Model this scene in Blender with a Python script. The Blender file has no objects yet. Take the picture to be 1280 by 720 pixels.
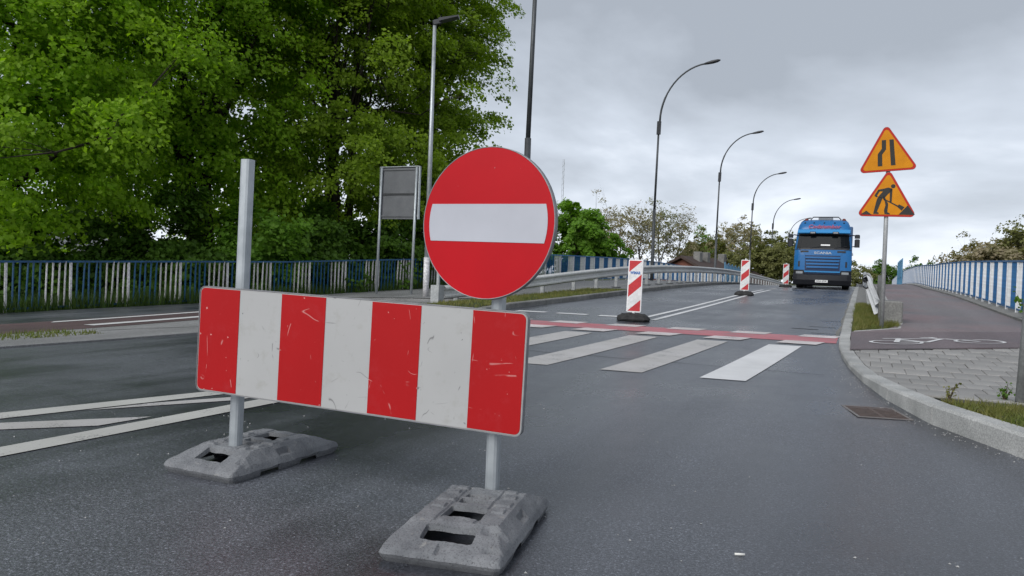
import bpy, bmesh, math, random
import numpy as np
from mathutils import Vector, Matrix

R = math.radians
scene = bpy.context.scene
col = scene.collection
rnd = random.Random(7)
rng = np.random.default_rng(11)

# ------------------------------------------------------------------ camera, sky, sun, exposure
CAM_H = 0.95
YAW, PITCH, ROLL = R(24.7), R(-1.206), 0.036
cam = bpy.data.cameras.new('camera'); cam.sensor_width = 36.0; cam.lens = 36.0 * 950.0 / 1280.0
cam.clip_start = 0.05; cam.clip_end = 6000
camo = bpy.data.objects.new('camera', cam); col.objects.link(camo)
fw = Vector((-math.sin(YAW) * math.cos(PITCH), math.cos(YAW) * math.cos(PITCH), math.sin(PITCH)))
rt = Vector((math.cos(YAW), math.sin(YAW), 0)); up = rt.cross(fw)
rt2 = rt * math.cos(ROLL) + up * math.sin(ROLL); up2 = -rt * math.sin(ROLL) + up * math.cos(ROLL)
M = Matrix((rt2, up2, -fw)).transposed().to_4x4(); M.translation = (0, 0, CAM_H)
camo.matrix_world = M
scene.camera = camo
scene.view_settings.view_transform = 'Standard'; scene.view_settings.look = 'None'
scene.view_settings.exposure = 0.88; scene.view_settings.gamma = 1.0
scene.view_settings.use_curve_mapping = False

SUN_EL, SUN_AZ = R(38), R(196)        # azimuth from +Y clockwise: behind the camera, to its left
world = bpy.data.worlds.new('World'); scene.world = world; world.use_nodes = True
def build_world():
    nt = world.node_tree; N = nt.nodes; L = nt.links; N.clear()
    out = N.new('ShaderNodeOutputWorld'); bg = N.new('ShaderNodeBackground')
    sky = N.new('ShaderNodeTexSky'); sky.sky_type = 'NISHITA'; sky.sun_disc = False
    sky.sun_elevation = SUN_EL; sky.sun_rotation = SUN_AZ; sky.dust_density = 3.0
    tc = N.new('ShaderNodeTexCoord'); sep = N.new('ShaderNodeSeparateXYZ'); L.new(tc.outputs['Generated'], sep.inputs[0])
    def math_(op, a, b=None, clamp=False):
        m = N.new('ShaderNodeMath'); m.operation = op; m.use_clamp = clamp
        for i, v in enumerate((a, b)):
            if v is None: continue
            if isinstance(v, (int, float)): m.inputs[i].default_value = v
            else: L.new(v, m.inputs[i])
        return m.outputs[0]
    z = math_('MAXIMUM', sep.outputs[2], 0.0)
    den = math_('ADD', z, 0.26)
    px = math_('DIVIDE', sep.outputs[0], den); py = math_('DIVIDE', sep.outputs[1], den)
    cmb = N.new('ShaderNodeCombineXYZ'); L.new(px, cmb.inputs[0]); L.new(py, cmb.inputs[1])
    n1 = N.new('ShaderNodeTexNoise'); n1.inputs['Scale'].default_value = 1.0; n1.inputs['Detail'].default_value = 7
    n1.inputs['Roughness'].default_value = 0.52; n1.inputs['Distortion'].default_value = 0.35
    L.new(cmb.outputs[0], n1.inputs['Vector'])
    n2 = N.new('ShaderNodeTexNoise'); n2.inputs['Scale'].default_value = 2.1; n2.inputs['Detail'].default_value = 6
    L.new(cmb.outputs[0], n2.inputs['Vector'])
    nn = math_('ADD', math_('MULTIPLY', n1.outputs[0], 0.72), math_('MULTIPLY', n2.outputs[0], 0.28))
    # thin bright cloud towards the horizon, thicker grey layer above
    el = math_('MULTIPLY', math_('SUBTRACT', z, 0.125), 3.4, False)
    thick = math_('ADD', math_('MULTIPLY', math_('SUBTRACT', nn, 0.5), 3.0), el)
    rmp = N.new('ShaderNodeValToRGB'); L.new(math_('ADD', thick, 0.42, True), rmp.inputs[0])
    e = rmp.color_ramp.elements
    e[0].position = 0.0; e[0].color = (1.0, 1.06, 1.16, 1)
    e[1].position = 1.0; e[1].color = (0.40, 0.44, 0.50, 1)
    k = e.new(0.45); k.color = (0.64, 0.70, 0.79, 1)
    sm = N.new('ShaderNodeVectorMath'); sm.operation = 'SCALE'; sm.inputs[3].default_value = 0.1
    L.new(sky.outputs[0], sm.inputs[0])
    mix = N.new('ShaderNodeMix'); mix.data_type = 'RGBA'; mix.inputs[0].default_value = 0.93
    L.new(sm.outputs[0], mix.inputs[6]); L.new(rmp.outputs[0], mix.inputs[7])
    L.new(mix.outputs[2], bg.inputs[0]); bg.inputs[1].default_value = 0.60
    L.new(bg.outputs[0], out.inputs[0])
build_world()
sl = bpy.data.lights.new('sun', 'SUN'); sl.energy = 1.5; sl.angle = R(45); sl.color = (1.0, 0.99, 0.975)
so = bpy.data.objects.new('sun', sl); col.objects.link(so)
sd = Vector((math.sin(SUN_AZ) * math.cos(SUN_EL), math.cos(SUN_AZ) * math.cos(SUN_EL), math.sin(SUN_EL)))
so.rotation_euler = sd.to_track_quat('Z', 'Y').to_euler(); so.location = (0, -20, 30)

# ------------------------------------------------------------------ elevations (x across the road, y along it)
ES = [-60, 6, 8, 13, 18, 24, 28, 36, 44, 52, 62, 74, 92, 113, 150, 400]
EZ = [0, 0, .03, .16, .27, .43, .53, .66, .71, .67, .5, .25, -.3, -.95, -2.0, -2.0]
_s = np.arange(-60, 402); _e = np.interp(_s, ES, EZ)
_e2 = np.convolve(np.pad(_e, 2, mode='edge'), np.array([1, 2, 3, 2, 1]) / 9., mode='valid')
KS, KV = [-60, 40, 56, 74, 400], [0, 0, .028, .055, .055]
def prof(s): return float(np.interp(s, _s, _e2))
def G(u, s):
    z = prof(s) + (min(u, 4) + 6.6) * float(np.interp(s, KS, KV)) * (1 if u > -20 else 0)
    if u < -7.4:
        z -= (-7.4 - max(u, -22)) * .038 * min(1, max(0, (28 - s) / 12.))
    return z
def WALK(s):   # height of the right-hand pavement above the road
    return float(np.interp(s, [0, 6.2, 8.2, 12.6, 14, 40, 60], [.13, .13, .055, .05, .13, .15, .2]))

# ------------------------------------------------------------------ materials
MATS = {}
def newmat(name):
    m = bpy.data.materials.new(name); m.use_nodes = True; nt = m.node_tree
    b = nt.nodes['Principled BSDF']; MATS[name] = m
    return m, nt, b
def setp(b, **k):
    for n, v in k.items():
        n = {'rough': 'Roughness', 'metal': 'Metallic', 'spec': 'Specular IOR Level', 'coat': 'Coat Weight'}.get(n, n)
        b.inputs[n].default_value = v
def noise(nt, scale, detail=4, rough=.55, coords='Object', vec=None, dist=0):
    n = nt.nodes.new('ShaderNodeTexNoise'); n.inputs['Scale'].default_value = scale
    n.inputs['Detail'].default_value = detail; n.inputs['Roughness'].default_value = rough; n.inputs['Distortion'].default_value = dist
    if vec is None:
        tc = nt.nodes.new('ShaderNodeTexCoord'); vec = tc.outputs[coords]
    nt.links.new(vec, n.inputs['Vector']); return n.outputs['Fac']
def mapped(nt, scale, coords='Object', rot=(0, 0, 0)):
    tc = nt.nodes.new('ShaderNodeTexCoord'); mp = nt.nodes.new('ShaderNodeMapping')
    mp.inputs['Scale'].default_value = scale; mp.inputs['Rotation'].default_value = rot
    nt.links.new(tc.outputs[coords], mp.inputs[0]); return mp.outputs[0]
def ramp(nt, fac, stops):
    r = nt.nodes.new('ShaderNodeValToRGB'); nt.links.new(fac, r.inputs[0]); el = r.color_ramp.elements
    while len(el) < len(stops): el.new(0.5)
    for e, (p, c) in zip(el, stops):
        e.position = p; e.color = (c, c, c, 1) if isinstance(c, (int, float)) else (*c, 1)
    return r.outputs[0]
def mixc(nt, fac, a, b, mode='MIX'):
    m = nt.nodes.new('ShaderNodeMix'); m.data_type = 'RGBA'; m.blend_type = mode
    for i, v in ((0, fac), (6, a), (7, b)):
        if isinstance(v, (int, float)): m.inputs[i].default_value = v
        elif isinstance(v, tuple): m.inputs[i].default_value = (*v, 1)
        else: nt.links.new(v, m.inputs[i])
    return m.outputs[2]
def mth(nt, op, a, b=0.0, clamp=False):
    m = nt.nodes.new('ShaderNodeMath'); m.operation = op; m.use_clamp = clamp
    for i, v in enumerate((a, b)):
        if isinstance(v, (int, float)): m.inputs[i].default_value = v
        else: nt.links.new(v, m.inputs[i])
    return m.outputs[0]
def bump(nt, b, h, strength=.3, dist=.01):
    n = nt.nodes.new('ShaderNodeBump'); n.inputs['Strength'].default_value = strength; n.inputs['Distance'].default_value = dist
    nt.links.new(h, n.inputs['Height']); nt.links.new(n.outputs[0], b.inputs['Normal'])

def mat_noise(name, c1, c2, scale=6, rough=.6, metal=0., spec=.5, bmp=None, fine=None, lo=.3, hi=.7):
    m, nt, b = newmat(name); setp(b, rough=rough, metal=metal, spec=spec)
    c = mixc(nt, ramp(nt, noise(nt, scale, 5), [(lo, 0.), (hi, 1.)]), c1, c2)
    if fine:
        f = ramp(nt, noise(nt, fine[0], 2), [(.35, 1 - fine[1]), (.65, 1 + fine[1])]); c = mixc(nt, 1.0, c, f, 'MULTIPLY')
    nt.links.new(c, b.inputs['Base Color'])
    if bmp: bump(nt, b, noise(nt, bmp[0], 3), bmp[1], bmp[2])
    return m

def piece_tone(name, lo, hi):
    m = MATS[name]; nt = m.node_tree; b = nt.nodes['Principled BSDF']; src = b.inputs['Base Color'].links[0].from_socket
    oi = nt.nodes.new('ShaderNodeObjectInfo'); r = ramp(nt, oi.outputs['Random'], [(0., lo), (1., hi)])
    nt.links.new(mixc(nt, 1.0, src, r, 'MULTIPLY'), b.inputs['Base Color'])
def mat_asphalt(name, base, damp, fleck=.35, rlo=.42, rhi=.75, patch=.35, tint=None):
    m, nt, b = newmat(name)
    big = noise(nt, patch, 5, .6); stre = noise(nt, 1, 4, .6, vec=mapped(nt, (1.1, .16, 1)))
    wet = ramp(nt, mth(nt, 'ADD', mth(nt, 'MULTIPLY', big, .6), mth(nt, 'MULTIPLY', stre, .4)), [(.43, 0.), (.57, 1.)])
    c = mixc(nt, wet, damp, base)
    trk = ramp(nt, noise(nt, 1, 3, .5, vec=mapped(nt, (1.5, .035, 1))), [(.35, .80), (.65, 1.14)]); c = mixc(nt, 1.0, c, trk, 'MULTIPLY')
    if tint: c = mixc(nt, ramp(nt, noise(nt, .5, 5), [(.45, 0.), (.62, 1.)]), c, tint)
    agg = noise(nt, 85, 2, .7); agg2 = noise(nt, 210, 1, .5)
    f = ramp(nt, agg, [(.30, 1 - fleck), (.5, 1.), (.72, 1 + fleck * 1.6)]); c = mixc(nt, 1.0, c, f, 'MULTIPLY')
    f2 = ramp(nt, agg2, [(.34, .6), (.58, 1.05), (.70, 2.6)]); c = mixc(nt, .7, c, mixc(nt, 1.0, c, f2, 'MULTIPLY'))
    vo = nt.nodes.new('ShaderNodeTexVoronoi'); vo.inputs['Scale'].default_value = 135; tcv = nt.nodes.new('ShaderNodeTexCoord'); nt.links.new(tcv.outputs['Object'], vo.inputs['Vector'])
    sepv = nt.nodes.new('ShaderNodeSeparateColor'); nt.links.new(vo.outputs['Color'], sepv.inputs[0])
    f3 = ramp(nt, sepv.outputs[0], [(0., .62), (.6, .95), (.9, 1.35), (1., 2.3)]); c = mixc(nt, min(1, fleck * 1.5), c, mixc(nt, 1.0, c, f3, 'MULTIPLY'))
    nt.links.new(c, b.inputs['Base Color'])
    rr = mixc(nt, wet, (rlo,) * 3, (rhi,) * 3); nt.links.new(rr, b.inputs['Roughness'])
    bump(nt, b, mth(nt, 'ADD', agg, mth(nt, 'MULTIPLY', agg2, .5)), .2, .006)
    return m
mat_asphalt('asphalt', (.092, .098, .112), (.030, .032, .039), .42, .25, .46)
mat_asphalt('asphalt_walk', (.16, .15, .155), (.12, .105, .11), .2, .55, .8, .25, (.17, .125, .13))
mat_asphalt('asphalt_red', (.085, .050, .052), (.065, .042, .045), .2, .6, .8, .5)
mat_asphalt('asphalt_mauve', (.135, .108, .115), (.105, .085, .092), .2, .6, .8, .5)
mat_asphalt('asphalt_pale', (.20, .20, .20), (.15, .15, .15), .3, .65, .85, .5)

def mat_paint(name, c, under, wear=.5, dirt=(.33, .32, .30)):
    m, nt, b = newmat(name); setp(b, rough=.55)
    w = mth(nt, 'ADD', mth(nt, 'MULTIPLY', noise(nt, 3.5, 6, .65), .45), mth(nt, 'MULTIPLY', noise(nt, 70, 3, .7), .55))
    k = ramp(nt, w, [(wear - .07, 1.), (wear + .04, 0.)])
    cc = mixc(nt, ramp(nt, noise(nt, 1.6, 5, .6), [(.35, 0.), (.75, .75)]), c, dirt)
    cc = mixc(nt, k, cc, under); nt.links.new(cc, b.inputs['Base Color'])
    bump(nt, b, noise(nt, 160, 2), .4, .003)
    return m
mat_paint('paint_white', (.43, .415, .41), (.085, .085, .09), .42)
mat_paint('paint_white_new', (.64, .64, .645), (.13, .13, .135), .34, (.47, .47, .47))
mat_paint('paint_cream', (.47, .465, .44), (.09, .09, .095), .39)
mat_paint('paint_red', (.42, .10, .12), (.22, .13, .14), .46, (.40, .18, .20))
mat_paint('paint_white_thin', (.60, .55, .55), (.16, .11, .12), .42)

mat_noise('soil', (.05, .045, .03), (.05, .075, .025), 1.2, .9, spec=.2, fine=(30, .3))
mat_noise('concrete', (.30, .30, .295), (.40, .40, .39), 3, .85, spec=.3, bmp=(90, .3, .004), fine=(60, .15))
mat_noise('concrete_dark', (.15, .15, .145), (.24, .235, .22), 4, .85, spec=.3, bmp=(60, .4, .005), fine=(50, .2))
mat_noise('kerb_stone', (.24, .245, .24), (.42, .42, .41), 2.6, .8, spec=.3, bmp=(70, .4, .005), fine=(110, .22))
mat_noise('slab', (.215, .21, .205), (.30, .292, .28), 1.3, .8, spec=.3, bmp=(120, .3, .003), fine=(150, .14))
mat_noise('joint', (.07, .065, .055), (.10, .10, .07), 9, .95, spec=.1)
mat_noise('galvanised', (.36, .39, .41), (.47, .50, .52), 14, .42, metal=.45, fine=(4, .1))
mat_noise('galvanised_dull', (.30, .31, .315), (.42, .43, .43), 7, .55, metal=.3, fine=(40, .12))
mat_noise('rail_steel', (.50, .50, .48), (.60, .60, .585), 2.5, .5, metal=.25, fine=(20, .1))
mat_noise('lamp_steel', (.045, .05, .055), (.085, .09, .095), 3, .5, metal=.3)
mat_noise('lamp_head', (.03, .032, .035), (.05, .05, .055), 8, .4)
mat_noise('sign_back', (.12, .125, .135), (.155, .16, .17), 3, .55, metal=.2, fine=(25, .05))
mat_noise('black_rubber', (.012, .012, .013), (.035, .034, .034), 18, .75, spec=.35, bmp=(35, .8, .012))
mat_noise('rim_grey', (.20, .20, .21), (.33, .33, .34), 14, .5, metal=.4)
mat_noise('grout_plastic', (.70, .70, .70), (.80, .80, .79), 4, .5)
mat_noise('bark', (.030, .024, .019), (.065, .055, .045), 5, .9, spec=.15, bmp=(14, .8, .03))
mat_noise('bark_grey', (.06, .052, .046), (.11, .10, .088), 5, .9, spec=.15)
mat_noise('truck_blue', (.008, .115, .32), (.011, .13, .35), 1.5, .3, spec=.5)
mat_noise('truck_blue_light', (.03, .22, .50), (.04, .24, .52), 1.5, .3)
mat_noise('truck_dark', (.006, .007, .011), (.012, .013, .018), 6, .5)
mat_noise('truck_grille', (.006, .022, .075), (.008, .028, .09), 4, .45)
mat_noise('tyre', (.012, .012, .012), (.025, .024, .023), 9, .85)
mat_noise('tarpaulin', (.05, .10, .20), (.06, .12, .23), 2, .6)
mat_noise('roof_brown', (.045, .03, .026), (.07, .045, .038), 4, .8)
mat_noise('roof_slate', (.17, .18, .21), (.24, .25, .28), 4, .7)
mat_noise('brick_wall', (.16, .06, .045), (.22, .09, .06), 8, .85)
mat_noise('wall_grey', (.40, .41, .43), (.48, .49, .5), 2, .85)
mat_noise('grate_rust', (.085, .062, .055), (.14, .10, .085), 20, .7, metal=.3)
mat_noise('grate_frame', (.13, .12, .12), (.19, .175, .17), 16, .7)
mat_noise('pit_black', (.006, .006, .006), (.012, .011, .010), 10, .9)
mat_noise('butt', (.65, .64, .60), (.75, .74, .7), 50, .8)
mat_noise('leaf_litter', (.05, .035, .02), (.09, .06, .035), 40, .8)
mat_noise('orange_lens', (.12, .02, .015), (.16, .03, .02), 8, .3)
mat_noise('white_plastic', (.70, .70, .70), (.8, .8, .8), 5, .45)
mat_noise('blue_print', (.02, .12, .38), (.03, .14, .42), 5, .5)
mat_noise('red_print', (.26, .02, .08), (.30, .03, .10), 5, .5)
mat_noise('silver_print', (.40, .44, .50), (.46, .50, .56), 5, .4)
mat_noise('black_print', (.010, .009, .008), (.018, .016, .012), 9, .6)
mat_noise('sign_yellow', (.54, .20, .003), (.60, .235, .005), 3, .5, spec=.2, fine=(6, .05))
mat_noise('sign_red', (.40, .022, .014), (.45, .03, .018), 4, .5, spec=.2)
mat_noise('post_red', (.43, .016, .022), (.50, .024, .03), 5, .5, fine=(30, .1))
mat_noise('post_white', (.60, .60, .60), (.72, .72, .71), 4, .5, fine=(20, .1))
mat_noise('screen_blue', (.05, .17, .30), (.08, .24, .38), 3, .5)
mat_noise('fence_blue', (.014, .105, .27), (.028, .15, .34), 5, .5, fine=(14, .2))
mat_noise('fence_white', (.70, .71, .72), (.80, .81, .82), 5, .55, fine=(14, .12))
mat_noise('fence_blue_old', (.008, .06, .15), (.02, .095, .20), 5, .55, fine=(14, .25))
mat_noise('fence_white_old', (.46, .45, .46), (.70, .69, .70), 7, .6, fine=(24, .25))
mat_noise('white_tape', (.66, .66, .66), (.76, .76, .76), 8, .5)
mat_noise('rebar_grey', (.11, .115, .115), (.16, .165, .165), 8, .6, metal=.3)

for n_, a_, b_ in (('slab', .86, 1.08), ('kerb_stone', .82, 1.1), ('concrete_dark', .85, 1.1), ('fence_white', .9, 1.03), ('fence_white_old', .75, 1.1), ('fence_blue', .85, 1.1), ('rail_steel', .9, 1.05)): piece_tone(n_, a_, b_)
def mat_rubber():
    m, nt, b = newmat('recycled_plastic'); setp(b, rough=.82, spec=.3)
    c = mixc(nt, ramp(nt, noise(nt, 7, 6, .7), [(.3, 0.), (.7, 1.)]), (.115, .120, .130), (.22, .226, .236))
    c = mixc(nt, ramp(nt, noise(nt, 150, 3, .8), [(.36, .75), (.45, 0.)]), c, (.05, .05, .052))
    c = mixc(nt, ramp(nt, noise(nt, 26, 4, .7), [(.62, 0.), (.74, .55)]), c, (.30, .29, .27))
    nt.links.new(c, b.inputs['Base Color']); bump(nt, b, noise(nt, 45, 6, .75), .7, .006)
mat_rubber()
def mat_board(name, c, scr, dirt, amt):
    m, nt, b = newmat(name); setp(b, rough=.5, spec=.22)
    base = mixc(nt, ramp(nt, noise(nt, 2.5, 4), [(.35, 0.), (.7, 1.)]), c, tuple(x * .93 for x in c))
    base = mixc(nt, ramp(nt, noise(nt, 9, 6, .7), [(.55, 0.), (.78, amt)]), base, dirt)
    def scratches(vec, sc, w, lo):
        nz = noise(nt, sc, 1.2, .4, vec=vec, dist=.6); d = mth(nt, 'ABSOLUTE', mth(nt, 'SUBTRACT', nz, .5))
        line = ramp(nt, d, [(w * .4, 1.), (w, 0.)]); msk = ramp(nt, noise(nt, sc * 1.9, 2), [(lo, 0.), (lo + .05, 1.)])
        return mth(nt, 'MULTIPLY', line, msk)
    s1 = scratches(mapped(nt, (1, 1, .45)), 6, .005, .56); s2 = scratches(mapped(nt, (.5, 1, 1.6), rot=(0, .5, 0)), 5, .0045, .575)
    s3 = ramp(nt, noise(nt, 34, 3, .6), [(.69, 0.), (.72, 1.)])
    s = mth(nt, 'MAXIMUM', mth(nt, 'MAXIMUM', s1, s2), s3)
    nt.links.new(mixc(nt, mth(nt, 'MULTIPLY', s, .8), base, scr), b.inputs['Base Color'])
mat_board('board_red', (.40, .006, .008), (.62, .30, .28), (.40, .03, .035), .5)
mat_board('board_white', (.425, .425, .42), (.10, .10, .10), (.33, .325, .30), .95)
def mat_disc():
    for n, c in (('disc_red', (.45, .002, .008)), ('disc_white', (.46, .47, .515))):
        m, nt, b = newmat(n); setp(b, rough=.45, spec=.22)
        f = ramp(nt, noise(nt, 3, 4), [(.3, .92), (.7, 1.06)]); cc = mixc(nt, 1., c, f, 'MULTIPLY')
        sp = ramp(nt, noise(nt, 60, 2, .6), [(.74, 0.), (.77, 1.)])
        nt.links.new(mixc(nt, mth(nt, 'MULTIPLY', sp, .5), cc, (.35, .3, .3)), b.inputs['Base Color'])
mat_disc()
def mat_glass():
    m, nt, b = newmat('windscreen_glass'); setp(b, rough=.1, spec=.08); b.inputs['Base Color'].default_value = (.006, .008, .010, 1)
    m, nt, b = newmat('lamp_glass'); setp(b, rough=.12, spec=.7); b.inputs['Base Color'].default_value = (.30, .32, .34, 1)
mat_glass()
def mat_leaf(name, c1, c2, c3, trans=.4, scale=.8):
    m, nt, b = newmat(name); N = nt.nodes; L = nt.links
    geo = N.new('ShaderNodeNewGeometry')
    c = mixc(nt, geo.outputs['Random Per Island'], c1, c2)
    c = mixc(nt, ramp(nt, noise(nt, scale, 3), [(.4, 0.), (.65, 1.)]), c, c3)
    d = N.new('ShaderNodeBsdfPrincipled'); d.inputs['Roughness'].default_value = .55; d.inputs['Specular IOR Level'].default_value = .3
    L.new(c, d.inputs['Base Color'])
    t = N.new('ShaderNodeBsdfTranslucent'); L.new(mixc(nt, 1.0, c, (1.25, 1.35, .5), 'MULTIPLY'), t.inputs[0])
    mx = N.new('ShaderNodeMixShader'); mx.inputs[0].default_value = trans
    L.new(d.outputs[0], mx.inputs[1]); L.new(t.outputs[0], mx.inputs[2]); L.new(mx.outputs[0], N['Material Output'].inputs[0])
    N.remove(b)
mat_leaf('leaf_maple', (.18, .33, .016), (.29, .47, .028), (.235, .38, .02), .54)
mat_leaf('leaf_linden', (.17, .265, .016), (.28, .40, .032), (.21, .315, .02), .52)
mat_leaf('leaf_dark', (.06, .13, .014), (.11, .21, .024), (.08, .165, .018), .45)
mat_leaf('leaf_bright', (.12, .25, .024), (.18, .33, .036), (.14, .28, .028), .48)
mat_leaf('leaf_olive', (.15, .155, .05), (.21, .21, .08), (.17, .185, .06), .4)
mat_leaf('leaf_brown', (.27, .225, .155), (.36, .30, .21), (.25, .235, .13), .45)
mat_leaf('grass_green', (.09, .13, .02), (.16, .19, .035), (.13, .14, .04), .3, 3)
mat_leaf('grass_dry', (.16, .16, .045), (.22, .20, .07), (.11, .14, .03), .3, 4)
mat_leaf('grass_dark', (.035, .075, .012), (.06, .11, .02), (.05, .09, .015), .3, 3)

# ------------------------------------------------------------------ mesh helpers
class MB:
    def __init__(s): s.v = []; s.f = []
    def add(s, vs, fs):
        o = len(s.v); s.v += [tuple(v) for v in vs]; s.f += [tuple(i + o for i in f) for f in fs]; return s
    def box(s, x0, x1, y0, y1, z0, z1):
        v = [(x, y, z) for z in (z0, z1) for y in (y0, y1) for x in (x0, x1)]
        return s.add(v, [(0, 2, 3, 1), (4, 5, 7, 6), (0, 1, 5, 4), (2, 6, 7, 3), (0, 4, 6, 2), (1, 3, 7, 5)])
    def bbox(s, x0, x1, y0, y1, z0, z1, c):   # box with chamfered vertical + top edges
        ring = [(x0 + c, y0), (x1 - c, y0), (x1, y0 + c), (x1, y1 - c), (x1 - c, y1), (x0 + c, y1), (x0, y1 - c), (x0, y0 + c)]
        cx, cy = (x0 + x1) / 2, (y0 + y1) / 2
        def shr(p, d): return (p[0] - math.copysign(d, p[0] - cx), p[1] - math.copysign(d, p[1] - cy))
        v = [(*p, z0) for p in ring] + [(*p, z1 - c) for p in ring] + [(*shr(p, c), z1) for p in ring]
        f = [(j * 8 + i, j * 8 + (i + 1) % 8, j * 8 + 8 + (i + 1) % 8, j * 8 + 8 + i) for j in range(2) for i in range(8)]
        f += [tuple(range(7, -1, -1)), tuple(range(16, 24))]
        return s.add(v, f)
    def tube(s, pts, rad, n=8, cap=True):
        pts = [Vector(p) for p in pts]; rad = rad if hasattr(rad, '__len__') else [rad] * len(pts)
        vs = []; prev = None
        for i, p in enumerate(pts):
            d = (pts[min(i + 1, len(pts) - 1)] - pts[max(i - 1, 0)]).normalized()
            if prev is None:
                a = Vector((1, 0, 0)) if abs(d.x) < .8 else Vector((0, 1, 0)); prev = (a - d * a.dot(d)).normalized()
            else: prev = (prev - d * prev.dot(d)).normalized()
            b = d.cross(prev)
            for k in range(n):
                t = 2 * math.pi * k / n; vs.append(p + (prev * math.cos(t) + b * math.sin(t)) * rad[i])
        fs = [(i * n + k, i * n + (k + 1) % n, i * n + n + (k + 1) % n, i * n + n + k) for i in range(len(pts) - 1) for k in range(n)]
        if cap: fs += [tuple(range(n - 1, -1, -1)), tuple(range((len(pts) - 1) * n, len(pts) * n))]
        return s.add(vs, fs)
    def prism(s, poly, y0, y1):    # polygon in x,z extruded along y
        n = len(poly); v = [(x, y0, z) for x, z in poly] + [(x, y1, z) for x, z in poly]
        f = [tuple(range(n)), tuple(range(2 * n - 1, n - 1, -1))] + [((i + 1) % n, i, n + i, n + (i + 1) % n) for i in range(n)]
        return s.add(v, f)
    def sphere(s, c, r, n=8, sq=(1, 1, 1)):
        vs = []; fs = []
        for j in range(n // 2 + 1):
            ph = math.pi * j / (n // 2)
            for k in range(n):
                t = 2 * math.pi * k / n
                vs.append((c[0] + r * sq[0] * math.sin(ph) * math.cos(t), c[1] + r * sq[1] * math.sin(ph) * math.sin(t), c[2] + r * sq[2] * math.cos(ph)))
        for j in range(n // 2):
            for k in range(n): fs.append((j * n + k, j * n + n + k, j * n + n + (k + 1) % n, j * n + (k + 1) % n))
        return s.add(vs, fs)
    def mesh(s, name, mat, smooth=False):
        me = bpy.data.meshes.new(name); me.from_pydata(s.v, [], s.f); me.update()
        if mat: me.materials.append(MATS[mat])
        if smooth: me.polygons.foreach_set('use_smooth', [True] * len(me.polygons))
        return me
    def build(s, name, mat, parent=None, smooth=False, loc=None, fix=True):
        me = s.mesh(name, mat, smooth)
        if fix:
            bm = bmesh.new(); bm.from_mesh(me); bmesh.ops.recalc_face_normals(bm, faces=bm.faces); bm.to_mesh(me); bm.free()
        return link(name, me, parent, loc)
def link(name, me, parent=None, loc=None, rz=0):
    o = bpy.data.objects.new(name, me); col.objects.link(o)
    if parent: o.parent = parent
    if loc: o.location = loc
    if rz: o.rotation_euler[2] = rz
    return o
def tag(o, label=None, cat=None, group=None, kind=None):
    if label: o['label'] = label
    if cat: o['category'] = cat
    if group: o['group'] = group
    if kind: o['kind'] = kind
    return o
def thing(name, label, cat, loc=(0, 0, 0), rz=0, group=None):
    return tag(link(name, None, None, loc, rz), label, cat, group)
def copy_tree(o, parent=None):
    c = o.copy(); col.objects.link(c); c.parent = parent
    for ch in o.children: copy_tree(ch, c)
    return c
def bevel(o, w, seg=2):
    m = o.modifiers.new('bevel', 'BEVEL'); m.width = w; m.segments = seg; m.limit_method = 'ANGLE'; m.angle_limit = R(40); return o
def struct(o): o['kind'] = 'structure'; return o
def sheet(name, mat, corners, off=.005, n=(1, 1), parent=None, base=None):
    """bilinear patch of four (u, s) corners laid on the ground (order: a b c d round)"""
    a, b, c, d = corners; m = MB(); nu, ns = n; base = base or G
    for j in range(ns + 1):
        for i in range(nu + 1):
            p, q = i / nu, j / ns
            u = (a[0] * (1 - p) + b[0] * p) * (1 - q) + (d[0] * (1 - p) + c[0] * p) * q
            s = (a[1] * (1 - p) + b[1] * p) * (1 - q) + (d[1] * (1 - p) + c[1] * p) * q
            m.v.append((u, s, base(u, s) + off))
    m.f = [(j * (nu + 1) + i, j * (nu + 1) + i + 1, (j + 1) * (nu + 1) + i + 1, (j + 1) * (nu + 1) + i) for j in range(ns) for i in range(nu)]
    o = m.build(name, mat, parent, fix=False)
    return o
def strip(name, mat, left, right, s0, s1, step=1., off=.005, base=None, parent=None, nu=2, skirt=0):
    """sheet between two edge functions of s"""
    m = MB(); base = base or G; ss = np.linspace(s0, s1, int(round((s1 - s0) / step)) + 1); w = nu + 1
    for s in ss:
        l, r = left(s), right(s)
        for i in range(w):
            u = l + (r - l) * i / nu; m.v.append((u, s, base(u, s) + off))
    m.f = [(j * w + i, j * w + i + 1, (j + 1) * w + i + 1, (j + 1) * w + i) for j in range(len(ss) - 1) for i in range(nu)]
    if skirt:
        k = len(m.v); n = len(ss)
        for j in range(n):
            for i in (0, nu): x = m.v[j * w + i]; m.v.append((x[0], x[1], x[2] - skirt))
        for j in range(n - 1):
            m.f.append((j * w, (j + 1) * w, k + 2 * j + 2, k + 2 * j)); m.f.append((j * w + nu, k + 2 * j + 1, k + 2 * j + 3, (j + 1) * w + nu))
        m.f.append((0, k, k + 1, nu)); m.f.append(((n - 1) * w, (n - 1) * w + nu, k + 2 * n - 1, k + 2 * n - 2))
    return m.build(name, mat, parent, fix=False)
def ipl(pts):   # piecewise-linear function of s from (s, value) pairs
    xs, ys = zip(*pts); return lambda s: float(np.interp(s, xs, ys))
def text_mesh(body, size, extrude=.0, shear=0., bold=0.):
    cu = bpy.data.curves.new('text', 'FONT'); cu.body = body; cu.size = size; cu.extrude = extrude; cu.shear = shear; cu.offset = bold
    cu.align_x = 'CENTER'; cu.align_y = 'CENTER'; cu.resolution_u = 3
    o = bpy.data.objects.new('text', cu); col.objects.link(o)
    dg = bpy.context.evaluated_depsgraph_get(); me = bpy.data.meshes.new_from_object(o.evaluated_get(dg)); bpy.data.objects.remove(o)
    return me
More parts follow.
